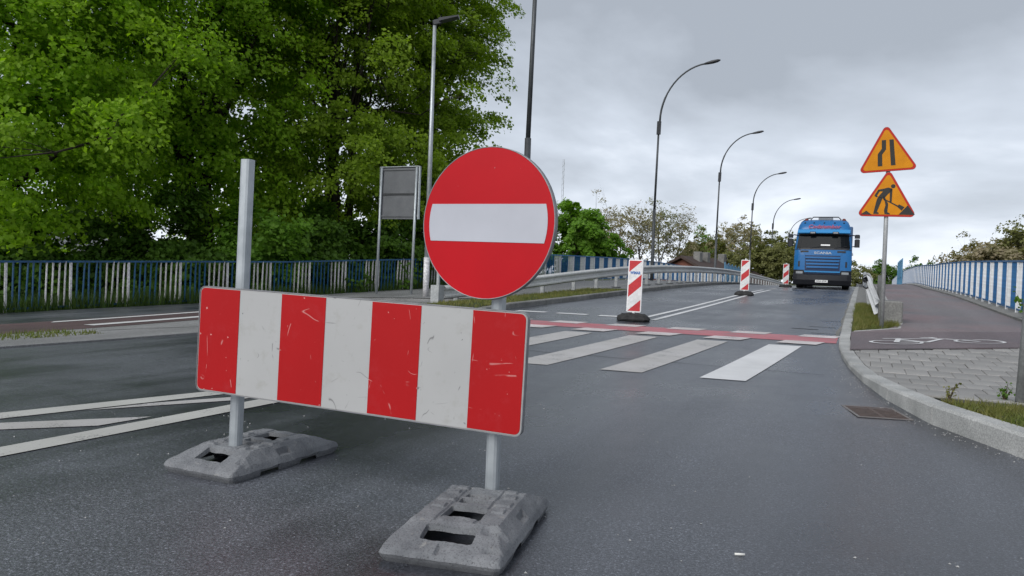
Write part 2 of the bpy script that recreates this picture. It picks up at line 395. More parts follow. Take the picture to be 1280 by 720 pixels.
def lettering(name, body, size, mat, parent, loc, rot=(R(90), 0, 0), shear=0., bold=0., width=None):
    me = text_mesh(body, size, .001, shear, bold); me.materials.clear(); me.materials.append(MATS[mat])
    o = link(name, me, parent, loc); o.rotation_euler = rot
    if width: xs = [v.co.x for v in me.vertices]; k = width / (max(xs) - min(xs)); o.scale = (k, 1, 1)
    return o

# ------------------------------------------------------------------ the setting
FENCE_L = [(-15.9, 4.0), (-15.4, 9.0), (-14.75, 13.0), (-13.55, 18.0), (-12.2, 23.0), (-11.25, 28.0), (-10.9, 33.0), (-10.8, 100.0)]
fl_u = ipl([(b, a) for a, b in FENCE_L])
def ground_z(u, s):
    fl = fl_u(s) - .5; z = G(max(u, fl), s) - .07
    if u < fl: z -= min((fl - u) * .12, 2.6)
    rl = 3.15 if s > 12 else 9.0
    if u > rl: z -= min((u - rl) * .3, 2.4)
    d = max(abs(u) - 60, abs(s) - 150, 0)
    return z if d == 0 else z * max(0, 1 - d / 60) + (-2.2) * min(1, d / 60)
def build_ground():
    us = np.concatenate([[-2500, -1000, -400, -160, -80, -50, -34], np.arange(-26, 16.1, 1.0), [20, 30, 50, 80, 160, 400, 1000, 2500]])
    ss = np.concatenate([[-2500, -800, -250, -80, -40, -20], np.arange(-12, 152, 1.0), [165, 190, 250, 400, 800, 2500]])
    m = MB(); w = len(us)
    for s in ss:
        for u in us: m.v.append((u, s, ground_z(u, s)))
    m.f = [(j * w + i, j * w + i + 1, (j + 1) * w + i + 1, (j + 1) * w + i) for j in range(len(ss) - 1) for i in range(w - 1)]
    struct(m.build('ground', 'soil', fix=False))
build_ground()
KERB_R = [(30, 4.05), (8.0, 4.1), (4.2, 4.05), (2.6, 4.15), (1.55, 4.45), (.82, 5.02), (.38, 6.15), (.13, 7.3), (-.07, 8.55), (-.20, 9.9), (-.27, 11.3), (-.27, 12.6), (-.28, 60.), (-.28, 135.)]
kerbL = ipl([(-60, -8.4), (3, -8.1), (7.3, -7.7), (9.5, -7.1), (12, -6.72), (14, -6.55), (400, -6.55)])
# carriageway: one sheet that runs on under the raised pavements
road = MB()
_us = [-8.6, -7.4, -6.6, -5, -3.5, -2, -.6, .5, 1.6, 3.0, 6, 12, 34]; _ss = [-60, -30] + list(range(-14, 150)); w = len(_us)
for s in _ss:
    for u in _us: road.v.append((u, s, G(u, s)))
road.f = [(j * w + i, j * w + i + 1, (j + 1) * w + i + 1, (j + 1) * w + i) for j in range(len(_ss) - 1) for i in range(w - 1)
          if not (_us[i] >= 3.0 and _ss[j] >= 7)]
road = struct(road.build('road', 'asphalt', fix=False))

# painted markings, children of the road
for u in (-5.85, -4.89, -3.93, -2.97, -2.01, -1.05):
    w_ = .215 + rnd.uniform(-.01, .01)
    a = rnd.uniform(-.02, .02)
    sheet('zebra_stripe', 'paint_white' if u < -1.4 else 'paint_white_new', [(u - w_ - .0 + .02 - .11, 7.02 + .12 * (u + 4) * .5), (u + w_ + .02 - .11, 7.06 + .12 * (u + 4) * .5), (u + w_ + a + .17, 10.62 + .04 * (u + 4)), (u - w_ + a + .17, 10.6 + .04 * (u + 4))], .005, (2, 7), road)
sheet('cycle_crossing', 'paint_red', [(-6.5, 11.12), (-.29, 11.42), (-.29, 12.32), (-6.5, 11.9)], .005, (6, 2), road)
for k in range(6):
    u = -5.75 + k * .98
    z_ = (u + 6.5) / 6.2
    sheet('crossing_block', 'paint_white_thin', [(u, 11.72 + .42 * z_), (u + .52, 11.74 + .42 * z_), (u + .60, 12.12 + .42 * z_), (u + .08, 12.10 + .42 * z_)], .009, (1, 1), road)
    sheet('crossing_block', 'paint_white_thin', [(u - .20, 10.72 + .3 * z_), (u + .32, 10.74 + .3 * z_), (u + .42, 11.16 + .3 * z_), (u - .10, 11.14 + .3 * z_)], .009, (1, 1), road)
for k in range(3):
    u = -6.25 + k * .86
    sheet('give_way_dash', 'paint_white_new', [(u, 13.75), (u + .62, 13.78), (u + .62, 14.02), (u, 13.99)], .005, (1, 1), road)
for du in (-.14, .14):
    sheet('centre_line', 'paint_white_new', [(-3.54 + du - .055, 13.55), (-3.54 + du + .055, 13.5), (-3.46 + du + .055, 32), (-3.46 + du - .055, 32)], .005, (1, 20), road)
for k in range(14):
    s = 33 + k * 3.2
    sheet('centre_dash', 'paint_white', [(-3.48, s), (-3.36, s), (-3.36, s + 2.), (-3.48, s + 2.)], .006, (1, 2), road)
sheet('island_line', 'paint_cream', [(-3.83, .2), (-3.65, .2), (-3.56, 5.4), (-3.74, 5.4)], .005, (1, 6), road)
sheet('island_line', 'paint_cream', [(-5.17, .8), (-4.95, .8), (-3.76, 5.4), (-3.92, 5.4)], .005, (1, 6), road)
for s0 in (.95, 2.12, 3.16):
    sl_ = (s0 - .8) * .26
    ul = -4.92 + sl_
    sheet('island_bar', 'paint_white', [(ul, s0), (ul + .10, s0 + .38), (-3.84, s0 + 1.12), (-3.86, s0 + .78)], .005, (1, 3), road)

# tar cracks / road joints
def crack(pts, w, mat, parent, name='tar_seam', base=None):
    m = MB(); base = base or G
    for i, (u, s) in enumerate(pts):
        a = pts[max(i - 1, 0)]; b = pts[min(i + 1, len(pts) - 1)]; d = Vector((b[0] - a[0], b[1] - a[1])).normalized(); ww = w * rnd.uniform(.5, 1.2)
        for k in (-1, 1): x, y = u - d.y * ww * k, s + d.x * ww * k; m.v.append((x, y, base(x, y) + .0035))
    m.f = [(2 * i, 2 * i + 1, 2 * i + 3, 2 * i + 2) for i in range(len(pts) - 1)]
    m.build(name, mat, parent, fix=False)
crack([(-6.6 + i * .3, 8.15 + .02 * math.sin(i * 2.1) + rnd.uniform(-.015, .015)) for i in range(22)], .006, 'pit_black', road)
crack([(-.30 - .02 * math.sin(i), 12.5 + i * .5) for i in range(60)], .03, 'concrete_dark', road)
for s_, u_ in ((13.6, -.85), (14.2, -.6), (15.8, -.5), (12.9, -.5)):
    crack([(u_ - .2, s_), (u_ - .05, s_ + .02), (u_ + .1, s_ - .02), (u_ + .22, s_ + .02)], .03, 'pit_black', road, 'pothole_patch')

# right-hand pavement: bedding, slabs, asphalt path, ledge
def kerb_inner(s):
    return float(np.interp(s, [4.4, 4.85, 5.4, 6.5, 7.65, 8.7, 9.9, 11.3, 200], [2.8, 1.65, .92, .46, .2, -.02, -.17, -.26, -.28])) + .08
wbase = lambda u, s: G(u, s) + WALK(s)
paving = struct(strip('pavement', 'joint', lambda s: kerb_inner(s), lambda s: 9.0 if s < 12.5 else 3.0, 4.5, 13, .5, -.012, wbase, None, 10))
def PATH_EDGE(u): return 10.15 + .83 * max(0, u + .1)
def clip_poly(poly, f):
    out = []
    for i, p in enumerate(poly):
        q = poly[(i + 1) % len(poly)]; a, b = f(p), f(q)
        if a >= 0: out.append(p)
        if a * b < 0: t = a / (a - b); out.append((p[0] + (q[0] - p[0]) * t, p[1] + (q[1] - p[1]) * t))
    return out
def chaikin(pts, n=2):
    P = [Vector(p) for p in pts]
    for _ in range(n):
        Q = [P[0]]
        for a, b in zip(P, P[1:]): Q += [a * .75 + b * .25, a * .25 + b * .75]
        P = Q + [P[-1]]
    return P
cp = [Vector(p) for p in KERB_R]; cp = [cp[0], cp[1]] + chaikin(cp[2:11], 2) + cp[11:]
_ie = []
for a, b in zip(cp, cp[1:]):
    d = (b - a).normalized(); q = (a + b) / 2 + Vector((d.y, -d.x)) * .158
    if 4.3 < q.y < 13.5: _ie.append((q.y, q.x))
_ie.append((13.6, -.12)); _ie.sort(); KIN = ipl(_ie)
m = MB(); m.bbox(-.1015, .1015, -.215, .215, -.05, .0, .006); slab_me = m.mesh('paving_slab', 'slab')
row = 0; s = 5.9; cnt = 0
while s < 13:
    u = -.3 + (.1035 if row % 2 else 0)
    while u < 3.3:
        inside = [x > KIN(y) for x in (u - .102, u + .102) for y in (s - .215, s + .215)]
        okk = s < PATH_EDGE(u) + .2 and (s > 6.45 or u > 1.55) and cnt < 300
        if okk and any(inside) and not all(inside):
            f_ = lambda p: (p[0] + u) - KIN(p[1] + s)
            q = clip_poly([(-.1015, -.215), (.1015, -.215), (.1015, .215), (-.1015, .215)], f_)
            if len(q) > 2:
                m = MB(); m.v = [(*p, -.04) for p in q] + [(*p, 0) for p in q]; n_ = len(q)
                m.f = [tuple(range(n_ - 1, -1, -1)), tuple(range(n_, 2 * n_))] + [(i, (i + 1) % n_, n_ + (i + 1) % n_, n_ + i) for i in range(n_)]
                o = m.build('paving_slab', 'slab', paving, False, (u, s, wbase(u, s) + .002)); o.rotation_euler[0] = math.atan((wbase(u, s + .2) - wbase(u, s - .2)) / .4); cnt += 1
        elif okk and all(inside):
            o = link('paving_slab', slab_me, paving, (u, s, wbase(u, s) + .004 + rnd.uniform(-.004, .003)))
            o.rotation_euler = (math.atan((wbase(u, s + .2) - wbase(u, s - .2)) / .4) + rnd.uniform(-.004, .004), rnd.uniform(-.01, .01), rnd.uniform(-.008, .008)); cnt += 1
        u += .2075
    s += .436; row += 1
# grey edging slabs beside the kerb
path_l = lambda s: .66 if s > 14.2 else (float(np.interp(s, [10.0, 12.9, 13.2, 14.2], [-.1, -.12, .35, .66])))
def path_strip():
    m = MB(); rows = []
    ss = [10.15, 10.6, 11, 11.5, 12, 12.5, 12.95, 13.1, 13.4, 13.8, 14.3] + list(range(15, 141))
    for s in ss:
        l = path_l(s); ur = 2.66; us_ = np.linspace(l, ur, 7)
        for u in us_:
            y = s
            if s < 14.3: y = max(s, PATH_EDGE(u) + (s - 10.15) * .12)
            m.v.append((u, y, wbase(u, y) + .011))
    m.f = [(j * 7 + i, j * 7 + i + 1, (j + 1) * 7 + i + 1, (j + 1) * 7 + i) for j in range(len(ss) - 1) for i in range(6)]
    return struct(m.build('footpath', 'asphalt_walk', fix=False))
footpath = path_strip()
struct(sheet('cycle_path_patch', 'asphalt_mauve', [(-.10, 10.2), (2.66, 12.5), (2.66, 14.0), (-.12, 12.75)], .015, (6, 4), None, wbase))
struct(strip('railing_ledge', 'concrete_dark', lambda s: 2.67, lambda s: 3.2, 12.2, 140, 1., .05, wbase, None, 1, .3))
struct(strip('side_pavement', 'asphalt_walk', lambda s: 3.3, lambda s: 9.0, 4.6, 12.4, .5, .004, wbase, None, 6))
# bicycle symbol painted on the path
def bike():
    base = lambda u, s: wbase(u, s) + .022
    bk = MB()
    # local axes: p along the symbol (image left-right), q across it
    O = Vector((.45, 11.25)); P = Vector((.76, .65)).normalized() * 1.35; Q = Vector((-.65, .76)) * .62
    def pt(p, q): v = O + P * p + Q * q; return (v.x, v.y, base(v.x, v.y))
    def ring(cx, cy, rx, ry, w):
        n = 18; i0 = len(bk.v)
        for k in range(n):
            t = 2 * math.pi * k / n
            for d in (0, w): bk.v.append(pt(cx + (rx - d) * math.cos(t), cy + (ry - d * 1.0) * math.sin(t)))
        bk.f += [(i0 + 2 * k, i0 + 2 * ((k + 1) % n), i0 + 2 * ((k + 1) % n) + 1, i0 + 2 * k + 1) for k in range(n)]
    def bar(a, b, w):
        d = Vector((b[0] - a[0], b[1] - a[1])).normalized(); nx, ny = -d.y * w, d.x * w; i0 = len(bk.v)
        for x, y in ((a[0] - nx, a[1] - ny), (b[0] - nx, b[1] - ny), (b[0] + nx, b[1] + ny), (a[0] + nx, a[1] + ny)): bk.v.append(pt(x, y))
        bk.f.append((i0, i0 + 1, i0 + 2, i0 + 3))
    ring(.1, .25, .30, .36, .045); ring(1.15, .25, .30, .36, .045)
    for a, b in (((.1, .25), (.45, .2)), ((.45, .2), (.35, .85)), ((.35, .85), (.95, .85)), ((.95, .85), (.45, .2)), ((.1, .25), (.38, .85)), ((1.15, .25), (.88, 1.05)), ((.75, 1.05), (.95, 1.1)), ((.22, .95), (.45, .95))):
        bar(a, b, .032)
    bk.build('bicycle_symbol', 'paint_white_new', footpath, fix=False)
bike()

# kerbs: one structure each, every stone a part
def resample(pts, step):
    P = [Vector(p) for p in pts]; out = [P[0].copy()]; acc = 0
    for a, b in zip(P, P[1:]):
        L = (b - a).length; t = step - acc
        while t <= L: out.append(a + (b - a) * (t / L)); t += step
        acc = (acc + L) % step if L else acc
    return out
def chaikin(pts, n=2):
    P = [Vector(p) for p in pts]
    for _ in range(n):
        Q = [P[0]]
        for a, b in zip(P, P[1:]): Q += [a * .75 + b * .25, a * .25 + b * .75]
        P = Q + [P[-1]]
    return P
def kerb_line(name, pts, width, top, mat, step, side=1, limit=300):
    """stones from pts[i] to pts[i+1]; road edge on the line, body to the given side; top(u,s) height"""
    root = struct(link(name, None)); P = resample(pts, step); n = 0; rest = MB()
    for a, b in zip(P, P[1:]):
        d = (b - a).normalized(); nrm = Vector((-d.y, d.x)) * side; g = .006; c = .014
        a2, b2 = a + d * g, b - d * g; m = MB() if n < limit else rest; i0 = len(m.v)
        jit = rnd.uniform(-.004, .004)
        for p in (a2, b2):
            zt = top(p.x, p.y) + jit; zb = G(p.x, p.y) - .12
            for off, z in ((0, zb), (0.006, zt - c * 1.3), (c + .006, zt), (width - .004, zt), (width, zt - .004), (width, zb)):
                q = p + nrm * off; m.v.append((q.x, q.y, z))
        m.f += [tuple(i0 + k for k in (i, (i + 1) % 6, 6 + (i + 1) % 6, 6 + i)) for i in range(6)]
        m.f += [tuple(i0 + k for k in range(5, -1, -1)), tuple(i0 + k for k in range(6, 12))]
        if n < limit: m.build('kerbstone', mat, root)
        n += 1
    if rest.v: tag(rest.build('kerbstone_row', mat, root), kind='stuff')
    return root
kerb_line('kerb_right', cp, .15, lambda u, s: G(u, s) + WALK(s) + .004, 'kerb_stone', .98, -1, 90)
lp = [(kerbL(s), s) for s in (11.2, 12, 14)] + [(-6.55, 140)]
kerb_line('kerb_left', lp, .15, lambda u, s: G(u, s) + float(np.interp(s, [11, 12.6, 14], [.02, .06, .12])), 'concrete_dark', 1.0, 1, 60)
# inner edging of the right verge
m = MB()
kerb_line('verge_edging', [(-.1, 12.85), (.25, 12.95), (.5, 13.3), (.6, 14.0), (.6, 60)], .06, lambda u, s: wbase(u, s) + .02, 'concrete', .98, -1, 60)
struct(strip('verge_right', 'soil', lambda s: -.14, lambda s: min(.6, -.12 + (s - 12.8) * .8), 12.9, 20, .5, -.005, wbase))
struct(strip('verge_slabs', 'concrete_dark', lambda s: -.14, lambda s: .61, 20, 140, 1, -.002, wbase))

# left-hand side: flush concrete strip, cycle path, footway, verge
lb = G
struct(strip('pavement_left', 'asphalt_pale', lambda s: fl_u(s) + .05, lambda s: kerbL(s) + .0, 1.0, 16, .5, .022, lb, None, 8, .05))
struct(strip('pavement_left_bridge', 'asphalt_pale', lambda s: fl_u(s) + .05, lambda s: kerbL(s) - .15, 16, 120, 1., .10, lb, None, 5, .1))
cyc_l = lambda s: -11.7; cyc_r = lambda s: -9.6 + .0 * s
struct(strip('cycle_path_left', 'asphalt_red', lambda s: -11.8, lambda s: -9.75, -4, 14, .5, .027, lb, None, 4))
cl_ = struct(strip('footway_left', 'asphalt', lambda s: fl_u(s) + .1, lambda s: -11.8, 1, 15.9, .5, .0255, lb, None, 3))
sheet('lane_line', 'paint_white_new', [(-11.6, 7.9), (-11.38, 7.7), (-11.2, 15.5), (-11.42, 15.5)], .033, (1, 8), cl_)
sheet('lane_line', 'paint_white_new', [(-10.42, 7.55), (-10.12, 7.5), (-10.15, 15.0), (-10.40, 15.0)], .033, (1, 8), cl_)
crack([(-9.2 + i * .14, 6.9 + i * .22 + .05 * math.sin(i)) for i in range(9)], .02, 'pit_black', cl_, 'tar_seam', lambda u, s: G(u, s) + .024)
struct(strip('verge_left', 'soil', lambda s: -8.0 if s < 22 else -7.6, lambda s: kerbL(s) - .15, 12.0, 24, .5, .105, lambda u, s: G(u, s) - .07 * max(0, min(1, (13.5 - s) / 1.5)), None, 2))

# ------------------------------------------------------------------ grass
def blades(name, mat, n, sampler, h=(.04, .12), width=.006, lean=.6):
    P = np.array([sampler() for _ in range(n)]); H = rng.uniform(h[0], h[1], n); a = rng.uniform(0, 2 * math.pi, n); l = rng.uniform(0, lean, n) * H
    b = rng.uniform(0, 2 * math.pi, n); wd = width * rng.uniform(.6, 1.4, n)
    V = np.zeros((n, 3, 3)); V[:, 0] = P; V[:, 1] = P
    V[:, 0, 0] -= np.cos(a) * wd; V[:, 0, 1] -= np.sin(a) * wd; V[:, 1, 0] += np.cos(a) * wd; V[:, 1, 1] += np.sin(a) * wd
    V[:, 2] = P; V[:, 2, 0] += np.cos(b) * l; V[:, 2, 1] += np.sin(b) * l; V[:, 2, 2] += H
    me = bpy.data.meshes.new(name); me.vertices.add(n * 3); me.vertices.foreach_set('co', V.ravel())
    me.loops.add(n * 3); me.loops.foreach_set('vertex_index', np.arange(n * 3)); me.polygons.add(n)
    me.polygons.foreach_set('loop_start', np.arange(0, n * 3, 3)); me.polygons.foreach_set('loop_total', np.full(n, 3)); me.update(calc_edges=True)
    me.materials.append(MATS[mat]); return link(name, me)
def rect(u0, u1, s0, s1, base, clump=0, prob=None):
    def f():
        for _ in range(40):
            u, s = rng.uniform(u0, u1), rng.uniform(s0, s1)
            c = .5 + .5 * math.sin(u * 7.1 + 2.3 * math.sin(s * 3.7)) * math.sin(s * 5.3 + 1.7 * math.sin(u * 4.1))
            if prob and not prob(u, s): continue
            if rng.uniform() > clump * (1 - c): break
        return (u, s, base(u, s))
    return f
def G_stuff(o, label): tag(o, label, 'grass', None, 'stuff')
G_stuff(blades('grass', 'grass_dry', 26000, rect(.5, 3.2, 4.7, 6.75, lambda u, s: wbase(u, s) - .02, .6, lambda u, s: u > KIN(s) + .01 and s < 6.25 + .1 * (u - .5)), (.015, .075), .004, 1.3), 'yellowish grass along the corner kerb beside the paving slabs')
G_stuff(blades('grass', 'grass_dry', 16000, rect(-.10, .56, 12.95, 20, lambda u, s: wbase(u, s) - .01, .8, lambda u, s: u < -.1 + (s - 12.9) * .9), (.02, .11), .005, 1.2), 'short dry grass on the narrow verge beneath the warning signs')
G_stuff(blades('grass', 'grass_dry', 9000, rect(-8.0, -6.72, 12.2, 23, lambda u, s: G(u, s) + .03 + .06 * min(1, max(0, (s - 12) / 1.5)), .7), (.02, .09), .009), 'yellow-green grass on the verge under the long guard rail')
G_stuff(blades('grass', 'grass_green', 2500, rect(-9.7, -8.7, 1.5, 6.6, lambda u, s: G(u, s) + .015, .85), (.02, .08), .008), 'patch of green grass between the cycle path and concrete strip')
G_stuff(blades('tall_grass', 'grass_dark', 16000, lambda: (lambda s, d: (fl_u(s) + .25 - d, s, ground_z(fl_u(s) + .2 - d, s) + .03))(rng.uniform(4, 30), abs(rng.normal(0, .55))), (.12, .55), .012, .5), 'tall dark grass growing through the foot of the old railing')

# ------------------------------------------------------------------ road closure barrier with its no-entry sign
def rrect(x0, x1, z0, z1, r, corners=(1, 1, 1, 1), n=5):
    out = []
    for (cx, cz, a0), on in zip(((x1 - r, z1 - r, 0), (x0 + r, z1 - r, 90), (x0 + r, z0 + r, 180), (x1 - r, z0 + r, 270)), corners):
        if not on: out.append((x1 if a0 in (0, 270) else x0, z1 if a0 in (0, 90) else z0)); continue
        for k in range(n + 1): t = R(a0 + 90 * k / n); out.append((cx + r * math.cos(t), cz + r * math.sin(t)))
    return out
def rubber_base(name, parent, loc, rz, seed):
    """heightfield of a recycled-plastic foot plate: chamfered sides, grip slots, sockets, raised pads"""
    r2 = random.Random(seed); W, Ln, top = .21, .37, .105; nx, ny = 84, 148
    holes = [(-.085, .085, -.30, -.225, .004), (-.068, .068, -.155, -.03, .004), (-.055, .035, .01, .05, .02), (-.05, .04, .075, .115, .02),
             (-.125, -.085, .145, .165, .07), (.085, .125, .145, .165, .07), (-.078, .078, .215, .305, .004), (-.21, -.165, -.02, .06, .06), (.165, .21, -.02, .06, .06)]
    pads = [(-.135, -.085, -.075, -.03), (.085, .135, -.075, -.03), (-.135, -.085, .10, .135), (.085, .135, .10, .135), (-.14, -.07, .01, .05), (.075, .14, .0, .05), (-.12, -.07, .17, .20), (.07, .12, .17, .20)]
    dents = [(.10, .19, -.25, -.20, .018), (-.02, .0, -.37, -.30, .01), (.13, .2, -.33, -.3, .015)] if seed == 1 else [(.06, .15, .12, .16, .014), (-.16, -.1, -.2, -.17, .01), (-.2, -.15, .25, .3, .014)]
    def h(x, y):
        dx, dy = W - abs(x), Ln - abs(y)
        z = min(top, .042 + dx * 1.05 if dx < .06 else top, .042 + dy * .37 if dy < .17 else top)
        rim = min(dx, dy)
        if rim < .012: z -= (.012 - rim) * 1.0
        cr = .03 - min(dx, .03); cr2 = .03 - min(dy, .03)
        if z > top - .002:
            for a, b, c, d in pads:
                if a < x < b and c < y < d: z += .007
            if abs(abs(x) - .07) < .006 and abs(y) < .2: z -= .005
            if abs(y - .06) < .005 and abs(x) < .14: z -= .005
        for a, b, c, d, f in holes:
            if a < x < b and c < y < d: z = z - .020 if f < .03 else min(z, f)
        for a, b, c, d, f in dents:
            if a < x < b and c < y < d: z -= f * math.sin(math.pi * (x - a) / (b - a)) * math.sin(math.pi * (y - c) / (d - c))
        return z + .0022 * math.sin(x * 61 + seed) * math.sin(y * 47 + 2 * seed) + r2.uniform(-.0007, .0007)
    m = MB(); xs = np.linspace(-W, W, nx + 1); ys = np.linspace(-Ln, Ln, ny + 1)
    for j, y in enumerate(ys):
        for i, x in enumerate(xs):
            ex = 1 - .025 * max(0, abs(y) / Ln - .9) * 10 * max(0, abs(x) / W - .9) * 10   # rounded plan corners
            m.v.append((x * ex, y * ex, h(x, y)))
    wv = nx + 1
    inh = lambda i, j: any(a < xs[i] < b and c < ys[j] < d and f < .03 for a, b, c, d, f in holes)
    m.f = [(j * wv + i, j * wv + i + 1, (j + 1) * wv + i + 1, (j + 1) * wv + i) for j in range(ny) for i in range(nx)
           if not (inh(i, j) and inh(i + 1, j) and inh(i + 1, j + 1) and inh(i, j + 1))]
    ring = [i for i in range(nx)] + [j * wv + nx for j in range(ny)] + [ny * wv + i for i in range(nx, 0, -1)] + [j * wv for j in range(ny, 0, -1)]
    k = len(m.v); n = len(ring)
    for lev, (zz, sh) in enumerate(((.018, .985), (.0, .95))):
        for i in ring:
            v = m.v[i]; notch = .016 if (abs(v[0]) > .2 and .08 < abs(v[1]) < .2) else 0
            m.v.append((v[0] * sh, v[1] * sh, min(zz + notch, .034)))
    for i in range(n):
        j = (i + 1) % n
        m.f += [(ring[i], k + i, k + j, ring[j]), (k + i, k + n + i, k + n + j, k + j)]
    o = m.build(name, 'recycled_plastic', parent, False, loc, fix=False); o.rotation_euler[2] = rz
    return o
def square_post(name, parent, x, y, z0, z1, w, rz, mat='galvanised', lean=0):
    m = MB(); c = w * .28; hw = w / 2
    ring = [(-hw + c, -hw), (hw - c, -hw), (hw - c * .3, -hw + c * .3), (hw, -hw + c), (hw, hw - c), (hw - c * .3, hw - c * .3), (hw - c, hw), (-hw + c, hw), (-hw + c * .3, hw - c * .3), (-hw, hw - c), (-hw, -hw + c), (-hw + c * .3, -hw + c * .3)]
    n = len(ring)
    m.v = [(*p, 0) for p in ring] + [(p[0] + lean * (z1 - z0), p[1], z1 - z0) for p in ring] + [(p[0] * .84 + lean * (z1 - z0), p[1] * .84, z1 - z0) for p in ring] + [(p[0] * .84 + lean * (z1 - z0), p[1] * .84, z1 - z0 - .08) for p in ring]
    m.f = [(j * n + i, j * n + (i + 1) % n, j * n + n + (i + 1) % n, j * n + n + i) for j in range(3) for i in range(n)] + [tuple(range(n - 1, -1, -1)), tuple(3 * n + i for i in range(n))]
    o = m.build(name, mat, parent, False, (x, y, z0)); o.rotation_euler[2] = rz; return o

bar_ = thing('road_barrier', 'red and white striped closure board on two posts with round no-entry sign', 'road barrier', (-1.95, 2.6, 0))
O = Vector((-1.95, 2.6, 0))
def loc_(u, s, z): return Vector((u, s, z)) - O
bl = rubber_base('base', bar_, loc_(-2.605, 2.80, 0), R(180), 2); br = rubber_base('base', bar_, loc_(-1.245, 2.44, 0), R(10), 1)
square_post('post', bar_, *loc_(-2.60, 2.655, 0).xy, .05, 1.42, .052, R(8), lean=.018)
square_post('post', bar_, *loc_(-1.287, 2.68, 0).xy, .05, 1.30, .052, R(4), lean=.0)
# striped board
A, B = Vector((-2.712, 2.520, 0)), Vector((-1.138, 2.605, 0)); BL = (B - A).length; byaw = math.atan2(B.y - A.y, B.x - A.x)
bd = MB(); bd.prism(rrect(0, BL, 0, .470, .028), 0, .022)
board = bevel(bd.build('board', 'board_white', bar_, False, A - O + Vector((0, 0, .368))), .004)
board.rotation_euler = (0, .024, byaw)
sw = BL / 7
for k in (0, 2, 4, 6):
    p = MB(); ins = .007
    x0, x1 = (ins if k == 0 else k * sw), (BL - ins if k == 6 else (k + 1) * sw)
    c = (1, 1, 1, 1) if False else ((0, 1, 1, 0) if k == 0 else ((1, 0, 0, 1) if k == 6 else (0, 0, 0, 0)))
    p.prism(rrect(x0, x1, ins, .470 - ins, .023, c), -.0018, .002); p.build('red_stripe', 'board_red', board)
ed = MB()                       # worn aluminium edge strip round the board
outer = rrect(-.001, BL + .001, -.001, .471, .029); inner = rrect(.002, BL - .002, .002, .468, .027); n = len(outer)
for y in (-.0025, .025):
    for q in (outer, inner): ed.v += [(x, y, z) for x, z in q]
for i in range(n):
    j = (i + 1) % n; ed.f += [(i, j, n + j, n + i), (2 * n + j, 2 * n + i, 3 * n + i, 3 * n + j), (i, 2 * n + i, 2 * n + j, j)]
ed.build('edge_strip', 'rim_grey', board)
for x in (.14, BL - .135):
    for z in (.12, .37):
        q = MB(); q.box(x - .04, x + .04, .022, .05, z - .02, z + .02); q.build('clamp', 'galvanised_dull', board)
# no-entry sign
sg = link('no_entry_sign', None, bar_, loc_(-1.322, 2.615, 1.135)); sg.rotation_euler = (R(-1), R(.6), R(-4))
def disc(r, y0, y1, n=64):
    m = MB(); return m.prism([(r * math.cos(2 * math.pi * k / n), r * math.sin(2 * math.pi * k / n)) for k in range(n)], y0, y1)
SR = .293
m = disc(SR, .0, .004); rm = m.build('red_disc', 'disc_red', sg)
m = MB(); n = 64
for rr, y in ((SR - .002, -.001), (SR + .001, -.001), (SR + .002, .022), (SR - .006, .022)):
    m.v += [(rr * math.cos(2 * math.pi * k / n), y, rr * math.sin(2 * math.pi * k / n)) for k in range(n)]
m.f = [(j * n + k, j * n + (k + 1) % n, ((j + 1) % 4) * n + (k + 1) % n, ((j + 1) % 4) * n + k) for j in range(4) for k in range(n)]
m.build('rim', 'rim_grey', sg, True)
rb = SR * .90; hb = .073; a_ = math.asin(hb / rb)
poly = [(rb * math.cos(-a_ + 2 * a_ * k / 8), rb * math.sin(-a_ + 2 * a_ * k / 8)) for k in range(9)]; poly += [(-x, z) for x, z in poly[::-1]]
MB().prism(poly, -.0016, .001).build('white_bar', 'disc_white', sg)
for z in (-.12, .12):
    q = MB(); q.box(-.06, .06, .006, .045, z - .018, z + .018); q.build('clamp', 'galvanised_dull', sg)

